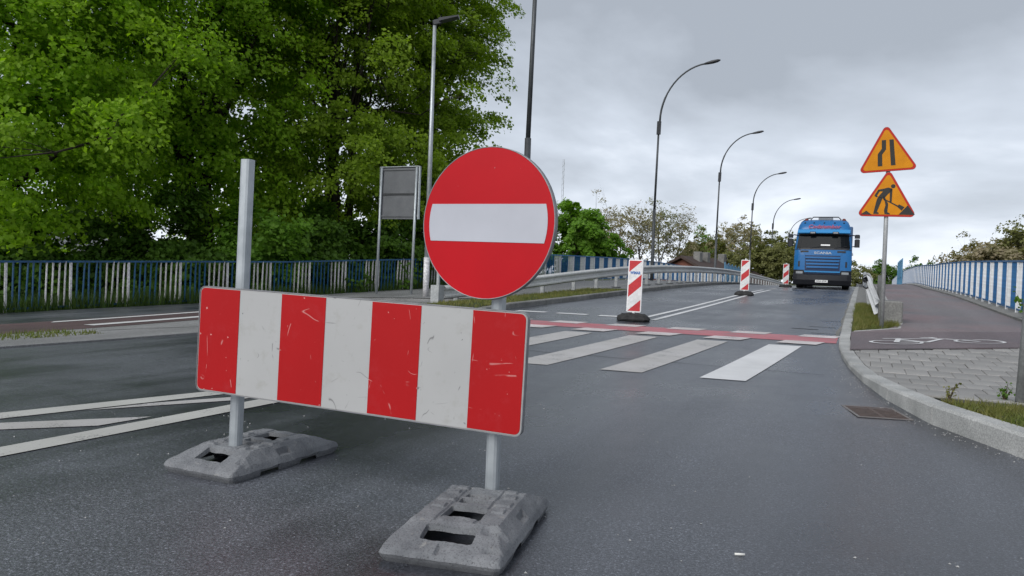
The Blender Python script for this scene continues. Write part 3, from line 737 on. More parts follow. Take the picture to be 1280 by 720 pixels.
# ------------------------------------------------------------------ beacon posts on the carriageway
def clip_poly(poly, f):
    out = []
    for i, p in enumerate(poly):
        q = poly[(i + 1) % len(poly)]; a, b = f(p), f(q)
        if a >= 0: out.append(p)
        if a * b < 0: t = a / (a - b); out.append((p[0] + (q[0] - p[0]) * t, p[1] + (q[1] - p[1]) * t))
    return out
def beacon(label, u, s, rz, lean, txt=False, small=1., lumpy=1):
    t = thing('traffic_beacon', label, 'beacon', (u, s, G(u, s) + .008), rz, 'striped beacons along the centre line')
    t.scale = (small,) * 3
    # lumpy rubber foot
    m = MB(); r2 = random.Random(int(s)); N = 28
    prof_ = [(1.0, 0.0), (1.03, .03), (.93, .085), (.72, .125), (.3, .135), (.12, .135)]
    for rr, z in prof_:
        for k in range(N):
            a = 2 * math.pi * k / N; c_, s_ = math.cos(a), math.sin(a)
            e = (abs(c_) ** 5 + abs(s_) ** 5) ** (-1 / 5.)
            j = 1 + (r2.uniform(-.05, .05) if z else 0) * lumpy
            m.v.append((rr * e * c_ * .30 * j, rr * e * s_ * .20 * j, z + (r2.uniform(-.016, .012) * lumpy if z > .03 else 0)))
    n = len(prof_); m.f = [(j * N + k, j * N + (k + 1) % N, (j + 1) * N + (k + 1) % N, (j + 1) * N + k) for j in range(n - 1) for k in range(N)] + [tuple(range(N - 1, -1, -1)), tuple((n - 1) * N + k for k in range(N))]
    m.build('foot', 'black_rubber', t)
    W, H0, H1 = .142, .15, 1.16
    pan = link('panel', None, t); pan.rotation_euler = (0, lean, 0)
    m = MB(); m.prism(rrect(-W, W, H0, H1, .03), -.022, .022); bevel(m.build('body', 'white_plastic', pan), .012, 2)
    face = rrect(-W + .022, W - .022, H0 + .03, H1 - .022, .012); x0, x1 = -W + .022, W - .022; w = x1 - x0; zt = H1 - .022
    zb = H0 + .03
    for side in (-1, 1):
        y0, y1 = (-.0262, -.02) if side < 0 else (.02, .0262)
        MB().prism(face, *((-.0245, -.02) if side < 0 else (.02, .0245))).build('reflective_face', 'post_white', pan)
        hh = (zt - zb); sl_ = hh / 4.4 / w * 1.0
        for lo, hi in ((-1, 1.0), (2.17, 3.2), (4.4, 5.8)):   # bands measured down from the top along the left edge
            d = lambda p: (zt - p[1]) / hh * 4.4 + ((p[0] - x0) / w if side < 0 else (x1 - p[0]) / w) * 1.0
            q = clip_poly(face, lambda p: d(p) - lo); q = clip_poly(q, lambda p: hi - d(p))
            if len(q) > 2: MB().prism(q, y0, y1).build('red_band', 'post_red', pan)
    m = MB(); m.tube([(0, 0, .10), (0, 0, H0 + .02)], .03, 10); m.build('stem', 'white_plastic', t)
    m = MB(); m.tube([(-.005, 0, H1 - .01), (-.005, 0, H1 + .05)], .02, 8); m.tube([(.035, 0, H1 - .01), (.035, 0, H1 + .03)], .01, 6); m.build('lamp_socket', 'white_plastic', pan)
    if txt:
        lettering('sticker_text', 'WIMAR', .075, 'blue_print', pan, (.0, -.0265, H1 - .255), (R(90), 0, 0), .0, .003, .2)
    return t
beacon('striped beacon with blue sticker beside the cycle crossing', -3.66, 13.15, R(6), R(.8), True, .93)
beacon('striped beacon halfway between the stickered beacon and the truck side', -3.44, 25.4, R(5), R(.7), False, .98, .3)
beacon('striped beacon standing right beside the blue truck', -3.38, 39.2, R(4), R(0), False, .98, .3)

# ------------------------------------------------------------------ warning signs on the verge
def tri(side, r, n=6):
    h = side * math.sqrt(3) / 2; pts = [(-side / 2, 0), (side / 2, 0), (0, h)]; cen = (0, h / 3); out = []
    for i, (px, pz) in enumerate(pts):
        d = Vector((cen[0] - px, cen[1] - pz)).normalized(); c = Vector((px, pz)) + d * (2 * r)
        a0 = math.atan2(-d.y, -d.x)
        for k in range(n + 1): a = a0 - R(60) + R(120) * k / n; out.append((c.x + r * math.cos(a), c.y + r * math.sin(a)))
    return out
us_, ss_ = .31, 13.45
ws = thing('warning_sign_post', 'galvanised pole with two yellow triangular warning signs on grass verge', 'road sign', (us_, ss_, wbase(us_, ss_) - .03))
m = MB(); m.tube([(0, 0, 0), (-.01, 0, 3.02)], .032, 12); m.build('pole', 'galvanised_dull', ws, True)
m = MB(); m.tube([(-.01, 0, 3.02), (-.01, 0, 3.04)], .035, 12); m.build('pole_cap', 'black_rubber', ws)
def tri_sign(z, rot, marks, yaw=0.):
    s_ = link('sign_plate', None, ws, (-.01, -.05, z)); s_.rotation_euler = (0, rot, yaw); S = .875
    MB().prism(tri(S, .055), 0, .012).build('backing', 'sign_back', s_)
    MB().prism(tri(S - .012, .052), -.003, .001).build('red_border', 'sign_red', s_).location = (0, 0, .0035)
    k = tri(S - .115, .035); MB().prism(k, -.006, .0).build('yellow_field', 'sign_yellow', s_).location = (0, 0, .032)
    grp = MB()
    for poly in marks: grp.prism([(x, z) for x, z in poly], -.0085, -.004)
    grp.build('symbol', 'black_print', s_)
    return s_
def circle(cx, cz, r, n=14): return [(cx + r * math.cos(2 * math.pi * k / n), cz + r * math.sin(2 * math.pi * k / n)) for k in range(n)]
# coordinates: sign width .93, x about its middle, z up from its lower edge
narrow = [[(-.155, .095), (-.085, .095), (-.082, .29), (-.02, .37), (-.015, .53), (-.08, .53), (-.085, .385), (-.15, .30)],
          [(.045, .095), (.115, .095), (.10, .53), (.035, .53)]]
def px2(pts): return [((x - 260) / 420., (645 - y) / 420.) for x, y in pts]
man = [px2(p) for p in (
    [(183, 628), (215, 628), (213, 618), (203, 615), (222, 556), (232, 522), (205, 513), (197, 535), (182, 625)],
    [(228, 515), (247, 545), (252, 570), (245, 605), (250, 628), (282, 630), (280, 622), (266, 615), (268, 560), (252, 530), (240, 505)],
    [(205, 516), (240, 527), (262, 497), (288, 470), (285, 458), (262, 452), (235, 460), (206, 466), (203, 478), (232, 478), (215, 500)],
    [(203, 466), (213, 478), (198, 505), (204, 512), (195, 518), (182, 508), (188, 494)],
    [(272, 462), (288, 462), (288, 548), (276, 552)],
    [(236, 530), (240, 525), (330, 572), (326, 580)],
    [(322, 578), (332, 562), (366, 580), (350, 604)],
    [(106, 633), (138, 607), (172, 633)],
    [(333, 630), (384, 568), (430, 630)])] + [[((x - 260) / 420., (645 - y) / 420.) for x, y in circle(291, 443, 13.5)]]
tri_sign(1.80, R(1.0), man, R(2)); tri_sign(2.515, R(-4.2), [[(x * .94, z * .94) for x, z in q] for q in narrow], R(5))

# sign pole at the pavement corner
cpz = wbase(1.12, 6.62)
cpole = thing('sign_pole', 'bare grey steel pole at the edge of the paving slabs', 'pole', (1.085, 6.6, cpz - .03))
m = MB(); m.tube([(0, 0, 0), (.10, .0, 3.0)], .034, 14); m.build('tube', 'galvanised_dull', cpole, True)
m = MB(); m.tube([(.10, 0, 3.0), (.10, 0, 3.02)], .038, 14); m.build('cap', 'black_rubber', cpole)

# ------------------------------------------------------------------ drain grate
gz = G(.13, 6.25)
dg_ = thing('drain_grate', 'rusty cast iron gully grate in the asphalt beside the kerb', 'drain', (.13, 6.22, gz), R(14))
W, L_ = .165, .235
m = MB(); m.box(-W - .02, W + .02, -L_ - .02, -L_, 0, .0042); m.box(-W - .02, W + .02, L_, L_ + .02, 0, .0042); m.box(-W - .02, -W, -L_, L_, 0, .004); m.box(W, W + .02, -L_, L_, 0, .004)
m.build('frame', 'grate_frame', dg_)
m = MB(); m.box(-W, W, -L_, L_, .0008, .0012); m.build('pit_shade', 'pit_black', dg_)  # flat black sheet, the dark depth under the bars put into its colour
m = MB(); m.box(-.011, .011, -L_, L_, .0, .0040); m.build('middle_rib', 'grate_rust', dg_)
for k in range(8):
    y = -L_ + .035 + k * (2 * L_ - .07) / 7
    for x0, x1 in ((-W, -.011), (.011, W)):
        m = MB(); m.box(x0, x1, y - .014, y + .014, .0, .0036); m.build('grate_bar', 'grate_rust', dg_)

# cigarette end and bits of litter on the asphalt
m = MB(); m.tube([(0, 0, 0), (.032, .012, 0)], .0042, 8)
tag(m.build('cigarette_butt', 'butt', None, True, (-.36, 2.70, .0055)), 'white cigarette end lying on the open asphalt', 'litter')

def grit():
    m = MB(); r2 = random.Random(5)
    for k in range(900):
        if k < 350: u, s = r2.uniform(-4.5, .6), 1.6 + r2.random() ** 1.6 * 9
        else:
            s = 4.9 + r2.random() * 9; u = KIN(min(s, 13)) - .17 - abs(r2.gauss(0, .09))
        z = G(u, s) + .001; q = r2.uniform(.002, .0065); a = r2.uniform(0, 3)
        v = [(u + q * math.cos(a + i * 2.1) * r2.uniform(.6, 1.3), s + q * math.sin(a + i * 2.1) * r2.uniform(.6, 1.3), z) for i in range(3)] + [(u, s, z + q * .8)]
        m.add(v, [(0, 1, 3), (1, 2, 3), (2, 0, 3), (2, 1, 0)])
    tag(m.build('grit', 'concrete', fix=False), 'loose pale grit scattered over asphalt and along the kerb', 'grit', None, 'stuff')
grit()
# ------------------------------------------------------------------ railings
def railing(name, label, pts, base, height, mats, s_start, parts_first, post_every=10, pitch=.124, bar_h0=.09, topmat='fence_blue', dy=(.042, .011), irregular=0., zoff=0.):
    P = resample(pts, pitch); root = thing(name, label, 'railing', (P[0].x, P[0].y, base(P[0].x, P[0].y)))
    Z0 = Vector((P[0].x, P[0].y, base(P[0].x, P[0].y)))
    m = MB(); hh = height - bar_h0 - .02; m.box(-dy[1] / 2, dy[1] / 2, -dy[0] / 2, dy[0] / 2, 0, hh)
    mesh_ = {k: m.mesh('bar', k) for k in mats}
    m = MB(); m.box(-.018, .018, -.026, .026, -.35, height - .02)
    post_ = {k: m.mesh('post', k) for k in mats}
    rest = {k: MB() for k in mats}; nb = 0; tops = []; bots = []
    for i, p in enumerate(P[:-1]):
        d = (P[i + 1] - p); a = math.atan2(d.y, d.x); z = base(p.x, p.y); mat = mats[(i // 5) % 2]
        L0 = Vector((p.x, p.y, z)) - Z0
        tops.append(L0 + Vector((0, 0, height))); bots.append(L0 + Vector((0, 0, bar_h0)))
        if i % post_every == 4:
            o = link('post', post_[mat], root, L0, a); continue
        if parts_first <= i and nb < 300:
            o = link('bar', mesh_[mat], root, L0 + Vector((0, 0, bar_h0 + rnd.uniform(-.01, .01) * irregular)))
            o.rotation_euler = (rnd.gauss(0, .01) * irregular, (.02 + rnd.gauss(0, .012)) * irregular, a); nb += 1
        else:
            c_, s_ = math.cos(a), math.sin(a); r = rest[mat]; i0 = len(r.v)
            for v in m_bar_v(dy, hh): r.v.append((L0.x + v[0] * c_ - v[1] * s_, L0.y + v[0] * s_ + v[1] * c_, L0.z + bar_h0 + v[2]))
            r.f += [tuple(q + i0 for q in f) for f in ((0, 2, 3, 1), (4, 5, 7, 6), (0, 1, 5, 4), (2, 6, 7, 3), (0, 4, 6, 2), (1, 3, 7, 5))]
    for k, r in rest.items():
        if r.v: tag(r.build('distant_bars', k, root, fix=False), kind='stuff')
    for nm, pts3, hw, ht in (('top_rail', tops, .027, .02), ('bottom_rail', bots, .015, .02)):
        m = MB(); n = len(pts3)
        for i, p in enumerate(pts3):
            q = pts3[min(i + 1, n - 1)] - pts3[max(i - 1, 0)]; nr = Vector((-q.y, q.x, 0)).normalized()
            for a_, b_ in ((-hw, -ht), (hw, -ht), (hw, ht), (-hw, ht)): m.v.append(tuple(p + nr * a_ + Vector((0, 0, b_ - .02))))
        m.f = [(4 * i + k, 4 * i + (k + 1) % 4, 4 * i + 4 + (k + 1) % 4, 4 * i + 4 + k) for i in range(n - 1) for k in range(4)] + [(3, 2, 1, 0), tuple(4 * n - 4 + k for k in range(4))]
        m.build(nm, topmat, root)
    return root
def m_bar_v(dy, hh): return [(x, y, z) for z in (0, hh) for y in (-dy[0] / 2, dy[0] / 2) for x in (-dy[1] / 2, dy[1] / 2)]
fcurve = chaikin(FENCE_L, 2); fcurve = [p for p in fcurve]
i_ = next(i for i, p in enumerate(fcurve) if p.y > 23.5)
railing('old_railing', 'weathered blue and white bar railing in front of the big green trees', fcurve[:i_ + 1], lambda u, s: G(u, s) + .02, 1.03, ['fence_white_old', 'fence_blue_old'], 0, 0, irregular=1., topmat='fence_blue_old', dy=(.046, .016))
pl = [fcurve[i_]] + [p for p in fcurve[i_ + 1:] if p.y < 60] + [Vector((-10.8, 96))]
railing('bridge_railing', 'blue and white striped bridge railing behind the long guard rail', pl, lambda u, s: G(u, s) + .10, 1.08, ['fence_white', 'fence_blue'], 0, 0, irregular=.2)
railing('bridge_railing', 'blue and white striped railing along the red-brown footpath', [(2.98, 12.3), (2.95, 92)], lambda u, s: wbase(u, s) + .05, 1.10, ['fence_white', 'fence_blue'], 0, 0, irregular=.2)

# protective mesh screens over the far span
def screen(u, s0, s1, base, label):
    t = thing('protective_screen', label, 'screen', (u, s0, base(u, s0)), 0)
    n = int((s1 - s0) / 2)
    for k in range(n + 1):
        s = s0 + k * (s1 - s0) / n; m = MB(); z = base(u, s) - base(u, s0); m.box(-.04, .04, s - s0 - .04, s - s0 + .04, z, z + 2.1); m.build('post', 'screen_blue', t)
    for k in range(n):
        a = s0 + k * (s1 - s0) / n; b = a + (s1 - s0) / n; m = MB(); z = base(u, (a + b) / 2) - base(u, s0)
        for q in range(16): y = a - s0 + (b - a) * (q + .5) / 16; m.box(-.012, .012, y - .03, y + .03, z + .6, z + 1.9)
        m.box(-.02, .02, a - s0 + .05, b - s0 - .05, z + 1.92, z + 1.98); m.build('mesh_panel', 'screen_blue', t)
screen(-10.6, 66, 76, lambda u, s: G(u, s) + .1, 'teal mesh screen rising from the railing beyond the brown roof')
screen(2.85, 68, 76, lambda u, s: wbase(u, s) + .05, 'blue mesh screen at the far end of the footpath railing')

# ------------------------------------------------------------------ guard rails
def wbeam(pts3, parent, mat, side, name='rail'):
    prof_ = [(.0, .155), (.03, .14), (.075, .11), (.075, .075), (.012, .02), (.012, -.02), (.075, -.075), (.075, -.11), (.03, -.14), (.0, -.155)]
    m = MB(); n = len(prof_)
    for i, p in enumerate(pts3):
        q = pts3[min(i + 1, len(pts3) - 1)] - pts3[max(i - 1, 0)]; nr = Vector((q.y, -q.x, 0)).normalized() * side
        for off in (0, -.006):
            for a, z in prof_: m.v.append(tuple(p + nr * (a + off) + Vector((0, 0, z))))
    k = 2 * n
    for i in range(len(pts3) - 1):
        for j in range(n - 1):
            m.f += [(i * k + j, i * k + j + 1, (i + 1) * k + j + 1, (i + 1) * k + j), (i * k + n + j + 1, i * k + n + j, (i + 1) * k + n + j, (i + 1) * k + n + j + 1)]
    return m.build(name, mat, parent)
gl = thing('guard_rail', 'long galvanised guard rail between the carriageway and striped bridge railing', 'guard rail', (-7.6, 15, G(-7.6, 15) + .1))
gO = Vector((-7.6, 15, G(-7.6, 15) + .1))
glu = ipl([(14, -8.45), (20, -7.75), (26, -7.35), (34, -7.2), (100, -7.2)])
glh = ipl([(14, .16), (17, .28), (21, .44), (25, .56), (30, .62), (100, .62)])
def gp(s): u = glu(s); return Vector((u, s, G(u, s) + .10 + glh(s)))
s = 14.6
while s < 96:
    wbeam([gp(s + k) - gO for k in (0, 1, 2, 3, 4.02)], gl, 'rail_steel', 1)
    q = gp(s + 4); m = MB(); m.box(-.02, .005, -.10, .10, -.16, .16)
    m.build('splice_plate', 'galvanised_dull', gl, False, q - gO + Vector((.002, 0, 0)))
    s += 4
s = 15.2
pm = MB(); pm.box(-.05, .05, -.03, .03, -.9, .11); pmesh = pm.mesh('post', 'galvanised_dull')
bm_ = MB(); bm_.box(-.13, .13, -.11, .11, -.01, .02); bmesh_ = bm_.mesh('base_plate', 'lamp_steel')
while s < 96:
    q = gp(s) - gO; link('post', pmesh, gl, q + Vector((-.075, 0, 0))); 
    if s > 20: link('base_plate', bmesh_, gl, Vector((q.x - .075, q.y, G(glu(s), s) + .115 - gO.z)))
    s += 1.75 if s > 20 else 2.0
m = MB(); m.box(-.10, .10, -.12, .12, -.3, .12); m.build('end_post', 'galvanised_dull', gl, False, gp(14.5) - gO + Vector((-.05, -.05, .05)))

gr = thing('guard_rail', 'guard rail with a white wrapped end beside the footpath behind the warning signs', 'guard rail', (.22, 17, wbase(.22, 17)))
gO2 = Vector((.22, 17, wbase(.22, 17)))
def gq(s, u=.10): return Vector((u, s, wbase(u, s) + .55))
s = 19.6
while s < 95:
    wbeam([gq(s + k) - gO2 for k in (0, 2, 4.02)], gr, 'galvanised_dull', -1); s += 4
s = 19.8
while s < 95:
    link('post', pmesh, gr, gq(s, .18) - gO2); s += 2.0
# the near end: rail twists down to the ground, wrapped in white sheeting
m = MB(); pts = [(.10, 20.6, .56), (.10, 19.6, .55), (.12, 18.4, .50), (.15, 17.2, .42), (.19, 16.2, .33), (.23, 15.4, .22)]
pts3 = [Vector((a, b, wbase(a, b) + c)) - gO2 for a, b, c in pts]
n8 = 8
wbeam(pts3, gr, 'white_tape', -1, 'wrapped_end')
m = MB(); m.tube([Vector((.10, 21.3, wbase(.1, 21.3) + .62)) - gO2, Vector((.10, 20.9, wbase(.1, 21) + .6)) - gO2], .10, 10); m.build('dark_cap', 'black_rubber', gr)
for s in (15.6, 16.8, 18.2):
    m = MB(); z = wbase(.3, s); m.box(-.035, .035, -.05, .05, -.1, .75 if s > 16 else .5); m.build('bracket_post', 'rebar_grey', gr, False, Vector((.34, s, z)) - gO2)
m = MB()
for k in range(5): m.box(-.012, .012, -1.5, 1.8, .18 + k * .13, .26 + k * .13)
m.build('backing_rails', 'rebar_grey', gr, False, Vector((.36, 17.2, wbase(.36, 17.2))) - gO2)
m = MB(); m.bbox(-.20, .16, -.45, .45, -.1, .36, .02)
tag(m.build('concrete_block', 'concrete_dark', None, False, (.48, 14.7, wbase(.5, 14.7))), 'low grey concrete block on the verge just behind the warning sign pole', 'block')

# ------------------------------------------------------------------ street lamps
def arched_lamp(u, s, label, zb=None, h=1., first=False):
    z = (G(u, s) + .1) if zb is None else zb
    t = thing('street_lamp', label, 'street lamp', (u, s, z), 0, 'arched street lamps on the bridge')
    t.scale = (h,) * 3
    m = MB(); m.tube([(0, 0, 0), (0, 0, .5), (0, 0, 3.6)], [.085, .085, .078], 10); m.build('lower_mast', 'lamp_steel', t, True)
    m = MB(); m.tube([(0, 0, 3.6), (.06, 0, 7.7)], [.06, .05], 10); m.build('upper_mast', 'lamp_steel', t, True)
    m = MB(); m.tube([(.055, 0, 7.35), (.07, 0, 8.0)], .11, 8); m.build('collar', 'lamp_head', t)
    pts = []; 
    for k in range(15):
        a = k / 14.; ang = R(90) * a; pts.append((.10 + 2.15 * (1 - math.cos(ang)), 0, 8.0 + 2.72 * math.sin(ang * .95)))
    m = MB(); m.tube(pts, [.052] * 5 + [.042] * 10, 8); m.build('arm', 'lamp_steel', t, True)
    e = Vector(pts[-1]); d = (e - Vector(pts[-2])).normalized()
    hd = MB(); n = 8
    for q, (wd, th) in zip((-.05, .1, .35, .6, .72), ((.05, .05), (.10, .07), (.14, .09), (.12, .075), (.04, .03))):
        c = e + d * q
        for k in range(n): a = 2 * math.pi * k / n; hd.v.append((c.x, math.cos(a) * wd, c.z + math.sin(a) * th))
    hd.f = [(i * n + k, i * n + (k + 1) % n, i * n + n + (k + 1) % n, i * n + n + k) for i in range(4) for k in range(n)] + [tuple(range(n)), tuple(4 * n + k for k in range(n))]
    hd.build('lamp_head', 'lamp_head', t, True)
    return t
arched_lamp(-9.75, 22.0, 'tall dark lamp mast rising just behind the no-entry sign', None, 1.32)
places = [(-9.65, 37.8, 'arched street lamp nearest to the green round bush behind the railing'), (-9.65, 55.8, 'arched street lamp standing behind the brown gabled roof end'),
          (-9.65, 74, 'arched street lamp third along the row from the no-entry sign'), (-9.65, 92, 'arched street lamp fourth along the row, before the truck'), (-9.6, 112, 'arched street lamp whose arm reaches beside the truck roof')]
for u, s, lb_ in places: arched_lamp(u, s, lb_)
arched_lamp(-5.2, 166, 'small far arched street lamp showing between truck and warning signs', -5.0, .92)

# LED lamp
lu, ls_ = -10.1, 16.7
ll = thing('led_street_lamp', 'slim pale street lamp with flat head beside the grey sign back', 'street lamp', (lu, ls_, G(lu, ls_)))
m = MB(); m.tube([(0, 0, 0), (0, 0, 1.1)], .075, 12); m.build('base_sleeve', 'fence_white_old', ll, True)
m = MB(); m.tube([(0, 0, 1.0), (0, 0, 7.05)], [.065, .042], 12); m.build('mast', 'galvanised', ll, True)
hd = link('lamp_head', None, ll, (0, 0, 7.05)); hd.rotation_euler = (0, R(-14), R(24))
m = MB(); m.bbox(-.05, .18, -.06, .06, -.06, .06, .02); m.build('driver_housing', 'lamp_head', hd)
m = MB(); m.prism([(.12, -.02), (.62, -.01), (.64, .02), (.12, .06)], -.13, .13); m.build('light_panel', 'lamp_head', hd)

# direction sign seen from behind
sb = thing('direction_sign', 'grey back of a rectangular sign on two posts by the old railing', 'road sign', (-11.75, 17.7, G(-11.75, 17.7)))
for x in (-.56, .58):
    m = MB(); m.tube([(x, 0, -.1), (x + .06, 0, 3.58)], .036, 10); m.build('post', 'galvanised', sb, True)
m = MB(); m.box(-.56, .70, .045, .06, 2.17, 3.60); bevel(m.build('panel', 'sign_back', sb), .004)
for z in (2.26, 2.86, 3.54):
    m = MB(); m.box(-.56, .70, .018, .043, z - .022, z + .022); m.build('rear_bracket', 'lamp_head' if z == 2.86 else 'sign_back', sb)
m = MB(); m.box(.70, .73, .0, .07, 2.17, 3.61); m.box(-.565, -.56, .0, .07, 2.17, 3.61); m.box(-.56, .70, .0, .07, 3.60, 3.62); m.build('edge_frame', 'galvanised', sb)
# little stake near the rail start
tag(square_post('marker_post', None, -8.75, 15.0, G(-8.75, 15.) - .1, G(-8.75, 15.) + .95, .07, 0, 'galvanised_dull'), 'short steel post at the start of the long guard rail', 'post')

# ------------------------------------------------------------------ the truck
def build_truck(u, s):
    z0 = G(u, s) + .005
    t = thing('truck', 'blue articulated truck with sun visor driving along the bridge lane', 'truck', (u, s, z0), R(1.0))
    t.rotation_euler = (R(.2), 0, R(.8))
    ZF = [.30, .55, .9, 1.5, 1.88, 2.55, 2.78, 3.0, 3.16, 3.26, 3.30]
    YF = [.06, .02, .0, .03, .06, .30, .36, .46, .62, .85, 1.15]
    HW = [1.22, 1.25, 1.25, 1.25, 1.24, 1.18, 1.15, 1.10, 1.03, .93, .80]
    yf = lambda z: float(np.interp(z, ZF, YF)); hw = lambda z: float(np.interp(z, ZF, HW))
    def fy(x, z):      # cab front surface
        a = min(1, abs(x) / hw(z)); return yf(z) + .10 * a ** 2 + .28 * max(0, a - .8) ** 2 * 25 * .2
    # body shell
    m = MB(); nx = 16; zs = list(ZF)
    for z in zs:
        h = hw(z)
        for i in range(nx + 1): x = -h + 2 * h * i / nx; m.v.append((x, fy(x, z), z))
        m.v += [(h, .9, z), (h, 2.25, z), (-h, 2.25, z), (-h, .9, z)]
    w = nx + 5; nz = len(zs)
    for j in range(nz - 1):
        for i in range(w): m.f.append((j * w + i, j * w + (i + 1) % w, (j + 1) * w + (i + 1) % w, (j + 1) * w + i))
    m.f += [tuple(range(w - 1, -1, -1)), tuple((nz - 1) * w + i for i in range(w))]
    m.build('cab', 'truck_blue', t, True)
    def panel(name, mat, x0f, x1f, z0_, z1_, d=.012, n=12, nz=3, parent=t, smooth=True, thick=.03):
        """panel hugging the cab front; x given as functions/values at bottom and top"""
        m = MB(); rows = nz + 1
        for lay in (0, 1):
            for j in range(rows):
                z = z0_ + (z1_ - z0_) * j / nz; q = j / nz
                a = x0f[0] * (1 - q) + x0f[1] * q; b = x1f[0] * (1 - q) + x1f[1] * q
                for i in range(n + 1): x = a + (b - a) * i / n; m.v.append((x, fy(x, z) - d + lay * thick, z))
        W = n + 1; off = rows * W
        for j in range(nz):
            for i in range(n):
                m.f.append((j * W + i, j * W + i + 1, (j + 1) * W + i + 1, (j + 1) * W + i))
                m.f.append((off + j * W + i, off + (j + 1) * W + i, off + (j + 1) * W + i + 1, off + j * W + i + 1))
        edge = [(0, i) for i in range(n)] + [(j, n) for j in range(nz)] + [(nz, n - i) for i in range(n)] + [(nz - j, 0) for j in range(nz)]
        for k in range(len(edge)):
            p, q = edge[k], edge[(k + 1) % len(edge)]; a, b = p[0] * W + p[1], q[0] * W + q[1]; m.f.append((a, off + a, off + b, b))
        return m.build(name, mat, parent, False)
    ws_ = panel('windscreen', 'windscreen_glass', (-1.16, -1.08), (1.16, 1.08), 1.90, 2.56, .010)
    panel('screen_frame', 'truck_dark', (-1.19, -1.10), (1.19, 1.10), 1.84, 1.90, .014, nz=1, parent=ws_)
    for x in (-.55, .5):
        m = MB(); m.tube([(x, fy(x, 1.9) - .03, 1.90), (x + .5, fy(x + .5, 1.98) - .03, 1.99)], .012, 5); m.build('wiper', 'truck_dark', ws_)
    panel('display_plate', 'white_plastic', (-.1, -.1), (.3, .3), 2.02, 2.08, .014, n=2, nz=1, parent=ws_)
    for sx in (-1, 1):   # seat-back shapes behind the glass
        pass
    # visor
    m = MB(); n = 12
    for j, (z, d) in enumerate(((2.58, .20), (2.62, .26), (2.76, .12), (2.80, .03))):
        for i in range(n + 1): x = -1.14 + 2.28 * i / n; m.v.append((x, fy(x, z) - d, z))
    m.f = [(j * 13 + i, j * 13 + i + 1, (j + 1) * 13 + i + 1, (j + 1) * 13 + i) for j in range(3) for i in range(n)]
    vis = m.build('sun_visor', 'truck_blue_light', t, False); sm_ = vis.modifiers.new('solid', 'SOLIDIFY'); sm_.thickness = .03
    for x in (-.47, .52):
        m = MB(); m.bbox(x - .13, x + .13, fy(x, 2.6) - .30, fy(x, 2.6) - .16, 2.575, 2.67, .015); hp = m.build('visor_lamp', 'truck_dark', vis)
        m = MB(); m.box(x - .10, x + .10, fy(x, 2.6) - .305, fy(x, 2.6) - .298, 2.59, 2.65); m.build('lens', 'lamp_glass', hp)
    m = MB(); m.box(-1.1, 1.1, .30, .34, 2.535, 2.58); m.build('visor_shadow_strip', 'truck_dark', t)  # dark strip put in as the shade below the visor
    # lettering on the roof, roof lamps, beacons, horns
    lettering('roof_lettering', 'Codziembor', .26, 'red_print', t, (.0, yf(2.93) - .045, 2.925), (R(66), 0, 0), .25, .006, 1.42)
    for x in (-.85, -.45, 0, .45, .85):
        m = MB(); m.sphere((x, fy(x, 3.10) - .0, 3.11), .045, 8, (1, .8, .8)); m.build('marker_lamp', 'truck_dark', t)
    for x in (-.80, .84):
        m = MB(); m.tube([(x, .95, 3.18), (x, .95, 3.30), (x, .95, 3.34)], [.085, .08, .05], 10); m.build('beacon_lamp', 'orange_lens', t)
    m = MB(); m.tube([(-.62, .8, 3.27), (-.5, .8, 3.40), (.6, .8, 3.40), (.72, .8, 3.27)], .025, 6); m.build('lamp_bar', 'truck_dark', t)
    m = MB(); m.bbox(-.28, .36, .9, 1.9, 3.28, 3.42, .03); m.build('roof_hatch', 'lamp_glass', t)
    # front panel with name, grille
    panel('upper_grille_panel', 'truck_blue', (-.80, -.92), (.80, .92), 1.56, 1.83, .018, nz=2)
    lettering('maker_lettering', 'SCANIA', .15, 'silver_print', t, (0, yf(1.68) - .03, 1.675), (R(90), 0, 0), 0, .004, .76)
    panel('grille_backing', 'truck_grille', (-.74, -.78), (.74, .78), .62, 1.555, .006, nz=6)
    panel('seam', 'truck_dark', (-1.22, -1.22), (1.22, 1.22), 1.826, 1.846, .02, nz=1)
    for k in range(4): panel('grille_slat', 'truck_blue', (-.68 - .02 * k, -.70 - .02 * k), (.68 + .02 * k, .70 + .02 * k), .975 + k * .148, 1.055 + k * .148, .06, nz=1)
    for k in range(2): panel('lower_slat', 'truck_blue_light', (-.76, -.80), (.76, .80), .60 + k * .17, .665 + k * .17, .05, nz=1)
    for sx in (-1, 1):
        a = (lambda p, q: (p, q)) if sx > 0 else (lambda p, q: (-q, -p))
        x0, x1 = a(.76, 1.24); panel('corner_panel', 'truck_blue', (x0, x0), (x1, x1), .86, 1.55, .022, n=6)
        x0, x1 = a(.98, 1.06); panel('air_slot', 'truck_dark', (x0, x0), (x1, x1), 1.02, 1.28, .028, n=2)
        x0, x1 = a(.62, .98); panel('air_intake', 'truck_dark', (x0, x0), (x1, x1), 1.70, 1.78, .024, n=2, nz=1)
        x0, x1 = a(.76, 1.25); h_ = panel('headlight', 'truck_dark', (x0, x0), (x1, x1), .62, .83, .03, n=5, nz=2)
        x0, x1 = a(.84, 1.14); panel('lens', 'lamp_glass', (x0, x0), (x1, x1), .69, .80, .036, n=4, nz=1, parent=h_)
        x0, x1 = a(.78, 1.25); panel('headlight_rim', 'truck_dark', (x0, x0), (x1, x1), .83, .87, .034, n=5, nz=1, parent=h_)
        x0, x1 = a(.86, 1.0); m = MB(); xm = (x0 + x1) / 2; m.tube([(xm, fy(xm, .5) - .14, .5), (xm, fy(xm, .5) - .10, .5)], .055, 10); m.build('fog_lamp', 'lamp_glass', t)
        # mirrors
        mr = link('mirror', None, t)
